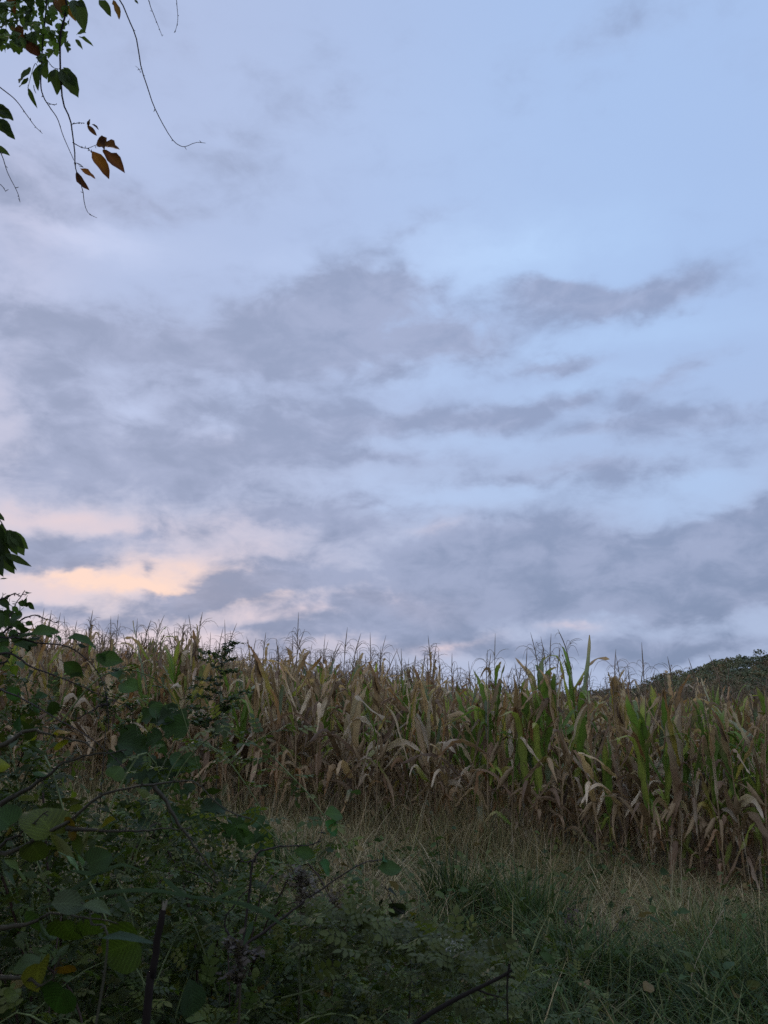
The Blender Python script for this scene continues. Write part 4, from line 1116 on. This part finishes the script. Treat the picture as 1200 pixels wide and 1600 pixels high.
# white flower head
base = P(706, 1560, 2.1); base[2] = gz1(base[0], base[1])
t = thing("white_flower", "small white flower cluster in the grass at the bottom centre", "flower", base)
b = Bits(); tip = P(706, 1476, 2.1); tube(b, spline([base, .5 * (base + tip) + (.01, 0, 0), tip], 10), np.linspace(.002, .0012, 10), (.06, .09, .03), 4); b.build("stem", M_CANE, t, base)
b = Bits(); n = 60; pos = tip + rg.normal(0, 1, (n, 3)) * (.014, .012, .009); scatter(b, leaf('small', 1, rg, (1, 1, 1)), pos, rand_rots(rg, n, (-.2, 1.2), .6), rg.uniform(.004, .008, n), np.array([.30, .31, .27]) * rg.uniform(.7, 1.2, (n, 1))); b.build("flower_head", M_LEAF, t, base)

# thin dark weed on the straw patch
base = P(925, 1560, 5.0); base[2] = gz1(base[0], base[1])
t = thing("dead_weed", "thin dark branching dead weed standing on the straw patch", "dead weed", base)
b = Bits(); tube(b, spline([base, P(930, 1520, 5.0), P(945, 1475, 5.0), P(968, 1440, 5.0), P(978, 1425, 5.0)], 14), np.linspace(.0035, .0012, 14), (.035, .025, .022), 5); b.build("stem", M_CANE, t, base)
for pp in ([(945, 1475), (948, 1455), (944, 1440)], [(935, 1505), (950, 1488), (958, 1482)], [(958, 1455), (975, 1450), (984, 1440)]):
    b = Bits(); tube(b, spline([P(a, c, 5.0) for a, c in pp], 7), np.linspace(.0018, .001, 7), (.035, .025, .022), 4); b.build("twig", M_CANE, t, base)
b = Bits()
for (a, c) in ((891, 1430), (898, 1440), (900, 1422), (886, 1436)):
    o = P(a, c, 5.0)
    scatter(b, leaf('small', 1, rg, (1, 1, 1)), o + rg.normal(0, .012, (14, 3)), rand_rots(rg, 14, (-.5, 1), .6), rg.uniform(.012, .022, 14), np.tile([.05, .03, .025], (14, 1)))
tube(b, spline([g0(o[0] + .03, 5.0), P(893, 1470, 5.0), P(894, 1430, 5.0)], 8), .0016, (.04, .03, .02), 4)
b.build("seed_heads", M_CANE, t, base)

# ---------------------------------------------------------------- tree overhead, upper left
rg = np.random.default_rng(50)
tb = np.array([-2.5, .2, gz1(-2.5, .2)])
tree = thing("tree", "tree whose leafy twigs with orange leaves hang into the upper left corner", "tree", tb)
b = Bits(); tube(b, spline([tb - (0, 0, .1), tb + (.05, .1, 1.5), tb + (.15, .15, 3.2), tb + (.1, 0, 5.0), tb + (.3, -.3, 7.0)], 16), np.linspace(.16, .05, 16), (.06, .05, .042), 10); b.build("trunk", M_BARK, tree, tb)
limb_pts = spline([tb + (.12, .12, 2.9), (-2.1, 1.4, 4.3), (-1.5, 2.2, 4.95), (-.8, 2.6, 5.05), (-.3, 2.75, 4.95)], 18)
b = Bits(); tube(b, limb_pts, np.linspace(.06, .012, 18), (.055, .046, .04), 8); b.build("limb", M_BARK, tree, tb)
for pp in ([tb + (.15, .15, 3.4), (-1.2, -.5, 5.0), (0, -1.0, 6.0)], [tb + (.1, 0, 4.4), (-3.6, -.4, 5.6), (-4.4, -.6, 6.3)], [tb + (.1, 0, 4.8), (-2.2, -1.6, 5.8), (-1.8, -2.8, 6.4)], [tb + (.12, .1, 3.6), (-3.0, 1.5, 4.9), (-3.4, 2.6, 5.3)]):
    b = Bits(); tube(b, spline(pp, 12), np.linspace(.05, .012, 12), (.055, .046, .04), 7); b.build("limb", M_BARK, tree, tb)
# crown
TLG = np.array([[.030, .060, .018], [.042, .075, .02], [.05, .085, .025], [.03, .05, .02]])
cb = Bits(); n = 8500
c0 = np.array([[-2.4, -.3, 6.0, 2.3], [-.8, -1.2, 6.0, 1.9], [-3.8, .2, 5.8, 2.0], [-2.0, -2.6, 6.0, 2.0], [-3.2, 1.6, 5.2, 1.2]])
ci = rg.choice(5, n, p=[.3, .24, .2, .18, .08]); d = unit(rg.normal(0, 1, (n, 3))); pos = c0[ci, :3] + d * (c0[ci, 3] * rg.random(n) ** .4)[:, None] * (1, 1, .7)
rel = pos - EYE; fwd = rel[:, 1] * math.cos(PITCH) + rel[:, 2] * math.sin(PITCH); upc = -rel[:, 1] * math.sin(PITCH) + rel[:, 2] * math.cos(PITCH)
k = ~((fwd > 0) & (np.abs(rel[:, 0]) < fwd * .56) & (np.abs(upc) < fwd * .74)); pos = pos[k]; n = len(pos)
scatter(cb, leaf('ovate', 1, rg, (1, 1, 1)), pos, rand_rots(rg, n, (-1.0, .3), .5), rg.uniform(.09, .16, n), TLG[rg.integers(0, 4, n)] * rg.uniform(.7, 1.3, (n, 1)))
cb.build("crown", M_LEAF, tree, tb)

Z = 1 / 3.3333
def twig(pts, Y_, r0=.0035, r1=.0010, col=(.030, .024, .022), up=None):
    w = [P(a * Z, c * Z, Y_) for a, c in pts]
    if up is not None: w = [np.array(up)] + w
    p = spline(w, 30)
    b = Bits(); tube(b, p, np.linspace(r0, r1, 30), col, 5)
    for q in range(4, 29, 4):
        d = unit(rg.normal(0, 1, 3)); l = rg.uniform(.004, .014); tube(b, [p[q], p[q] + d * l * .6, p[q] + d * l], [r1 * 1.9, r1 * 1.5, r1 * .8], col, 4)
    b.build("twig", M_BARK, tree, tb)
Yt = 2.6
twig([(370, -250), (352, 0), (335, 100), (315, 180), (313, 300), (318, 430), (330, 540), (365, 620), (378, 700), (390, 800), (390, 850), (400, 900), (430, 985), (440, 1060), (460, 1110), (505, 1135)], Yt, .0052, .0008, up=limb_pts[13])
twig([(260, -250), (245, 0), (225, 200), (212, 420), (225, 500), (260, 560), (300, 620), (330, 710), (385, 835)], Yt + .05, .0040, .0012, up=limb_pts[12])
twig([(560, -200), (630, 0), (670, 100), (710, 200), (735, 350), (770, 460), (800, 550), (850, 650), (900, 730), (940, 760), (970, 762), (1020, 742), (1070, 745)], Yt + .1, .0034, .0009, up=limb_pts[15])
twig([(740, -200), (775, 0), (800, 75), (830, 150), (845, 190)], Yt, .0024, .0008, up=limb_pts[16])
twig([(915, -200), (920, 0), (926, 100), (912, 168)], Yt, .0018, .0009, up=limb_pts[17])
twig([(-160, 330), (0, 455), (80, 520), (140, 600), (180, 655), (220, 695)], Yt - .1, .0026, .0009)
twig([(-100, 650), (0, 790), (40, 900), (90, 1000), (105, 1055)], Yt - .1, .0020, .0008)
twig([(-100, 900), (0, 960), (30, 998)], Yt - .1, .0018, .0008)
twig([(368, 648), (410, 640), (440, 642)], Yt, .0018, .001)
twig([(378, 742), (420, 765), (455, 772), (500, 755)], Yt, .0018, .0009)
twig([(455, 772), (480, 795)], Yt, .0012, .0009)
twig([(386, 846), (415, 855), (435, 872)], Yt, .0014, .0009)
twig([(150, 130), (60, 60), (-60, 30)], Yt + .1, .003, .002)
twig([(212, 420), (185, 330), (150, 440), (148, 470)], Yt + .05, .0014, .0009)
twig([(245, 310), (275, 350), (310, 360)], Yt, .0014, .0009)
twig([(735, 378), (718, 352)], Yt + .1, .001, .0005)
twig([(246, 534), (270, 543), (292, 545)], Yt + .05, .0014, .0009)
def hang_leaf(a, c, a2, c2, col, kind='slim', tipc=None, fold=.3, dy=.02, edge=None, Yq=Yt, name="leaf", curl=.4, upv=None):
    o, e = P(a * Z, c * Z, Yq), P(a2 * Z, c2 * Z, Yq + dy)
    b = Bits(); up = np.array(upv if upv is not None else [rg.normal(0, .4), -1.0, .25])
    V = leaf(kind, np.linalg.norm(e - o), rg, col, edge, fold, curl, .05, 5, tipc)
    place(b, V, o, frame(e - o, up)); b.build(name, M_BIG, tree, tb)
OR, OR2, BR = (.20, .080, .018), (.16, .06, .022), (.07, .028, .022)
hang_leaf(480, 788, 578, 912, OR, tipc=BR, edge=OR2)
hang_leaf(535, 780, 655, 880, OR2, tipc=(.10, .035, .03), edge=BR)
hang_leaf(508, 762, 625, 758, (.12, .055, .02), 'lobed', tipc=BR, edge=BR, fold=.6)
hang_leaf(530, 705, 540, 780, (.10, .045, .02), 'ovate', tipc=BR, fold=.7)
hang_leaf(418, 878, 502, 918, OR, tipc=OR2, edge=OR2)
hang_leaf(398, 895, 450, 992, BR, tipc=(.09, .03, .03), fold=.5)
hang_leaf(470, 620, 455, 670, (.04, .018, .016), fold=.8); hang_leaf(455, 655, 505, 705, (.09, .04, .022), fold=.5); hang_leaf(478, 648, 520, 672, (.03, .016, .015), fold=.8)
GL = np.array([.060, .10, .028])
for (a, c, a2, c2, kd, tn) in [(385, 0, 440, 125, 'slim', .8), (375, 0, 415, 60, 'ovate', .8), (400, 10, 445, 30, 'ovate', .8), (515, 0, 585, 75, 'ovate', .9), (700, 0, 722, 18, 'ovate', .7), (400, 180, 440, 155, 'ovate', 1.3), (410, 190, 485, 218, 'lance', 1.2), (395, 205, 425, 238, 'lance', 1.0),
        (290, 360, 300, 475, 'slim', .8), (285, 365, 250, 430, 'slim', .9), (320, 360, 398, 470, 'slim', .75), (318, 365, 360, 475, 'slim', .7), (330, 350, 392, 405, 'slim', .9), (360, 380, 395, 445, 'slim', .7), (230, 330, 165, 450, 'ovate', .9), (215, 340, 240, 400, 'ovate', .9), (152, 385, 82, 415, 'heart', .9), (140, 430, 92, 440, 'heart', .9), (150, 462, 182, 555, 'lance', .8), (175, 440, 178, 490, 'lance', .8),
        (-20, 560, 60, 600, 'slim', .6), (-20, 545, 45, 575, 'slim', .6), (-20, 615, 40, 650, 'slim', .55), (-10, 625, 50, 690, 'slim', .55), (10, 650, 76, 722, 'slim', .55), (-20, 600, 72, 612, 'slim', .55), (-40, 770, 52, 795, 'ovate', .8)]:
    hang_leaf(a, c, a2, c2, GL * tn, kd, dy=rg.uniform(-.03, .03))
hang_leaf(590, 0, 632, 90, (.17, .085, .02), edge=(.12, .08, .02)); hang_leaf(50, -30, 75, 65, (.18, .075, .03), edge=OR2); hang_leaf(300, 0, 340, 75, (.17, .085, .03), 'heart', edge=(.16, .06, .02)); hang_leaf(365, 20, 385, 105, (.22, .11, .03), 'ovate')
hang_leaf(95, 130, 115, 235, (.16, .065, .03), 'ovate', tipc=BR); hang_leaf(130, 210, 210, 290, BR, 'ovate'); hang_leaf(60, 150, 110, 170, (.20, .13, .03), 'heart')
# the dense leafy clump in the corner, one sprig of the crown
cb = Bits(); q1 = [leaf('lobed', 1, rg, (1, 1, 1), fold=.3), leaf('ovate', 1, rg, (1, 1, 1), fold=.3)]
pos, rots, scl, tin = [], [], [], []
for q in range(320):
    a, c = rg.triangular(-140, 200, 390), rg.uniform(-260, 330)
    lim = np.interp(a, [-140, 0, 80, 140, 200, 300, 390], [230, 240, 270, 230, 340, 290, 200])
    if c > lim - 30: c = rg.uniform(-260, max(lim - 40, -200))
    pos.append(P(a * Z, c * Z, Yt + rg.uniform(-.05, .25)))
    d = unit(np.array([rg.normal(0, .6), rg.normal(0, .5), -.8])); rots.append(frame(d, unit(np.array([rg.normal(0, .5), -1, .4])))); scl.append(rg.uniform(.030, .060)); tin.append(GL * rg.uniform(.8, 2.4))
pos, rots, scl, tin = map(np.array, (pos, rots, scl, tin)); hb_ = rg.random(len(pos)) < .6
for q in range(2):
    s = hb_ == (q == 0); scatter(cb, q1[q], pos[s], rots[s], scl[s], tin[s])
cb.build("foliage", M_LEAF, tree, tb)

# creeper leaves dangling at the left edge
cbase = g0(-1.75, 2.55)
cr = thing("creeper", "creeper with hanging pointed leaflets at the left edge above the bushes", "creeper", cbase)
b = Bits(); tube(b, spline([cbase, P(-150, 1150, 2.4), P(-80, 900, 2.4), P(-40, 790, 2.4), P(-5, 808, 2.4), P(10, 830, 2.4)], 24), np.linspace(.006, .0015, 24), (.032, .026, .022), 6); b.build("stem", M_CANE, cr, cbase)
for (a, c, a2, c2, kd, tn) in [(-15, 815, 8, 850, 'slim', .9), (2, 818, 10, 860, 'slim', .9), (12, 828, 22, 868, 'slim', 1.0), (15, 830, 41, 856, 'slim', 1.1), (14, 828, 34, 866, 'slim', .9), (-10, 860, -2, 900, 'slim', .7), (-5, 862, 8, 895, 'lance', .7), (2, 866, 20, 896, 'slim', .8), (5, 868, 26, 890, 'lance', .7), (8, 866, 44, 880, 'lance', .7), (-12, 850, -4, 890, 'slim', .6), (-20, 840, -8, 880, 'slim', .6), (0, 905, 12, 902, 'lance', .7), (-10, 800, 8, 812, 'slim', .8), (0, 845, 14, 880, 'slim', .6), (-10, 835, 4, 870, 'slim', .7)]:
    o, e = P(a, c, 2.4), P(a2, c2, 2.4 + rg.uniform(-.02, .02)); b = Bits()
    place(b, leaf(kd, np.linalg.norm(e - o) * 1.05, rg, GL * tn, None, .3, .4, .04, 5), o, frame(e - o, np.array([rg.normal(0, .4), -1, .3]))); b.build("leaf", M_LEAF, cr, cbase)
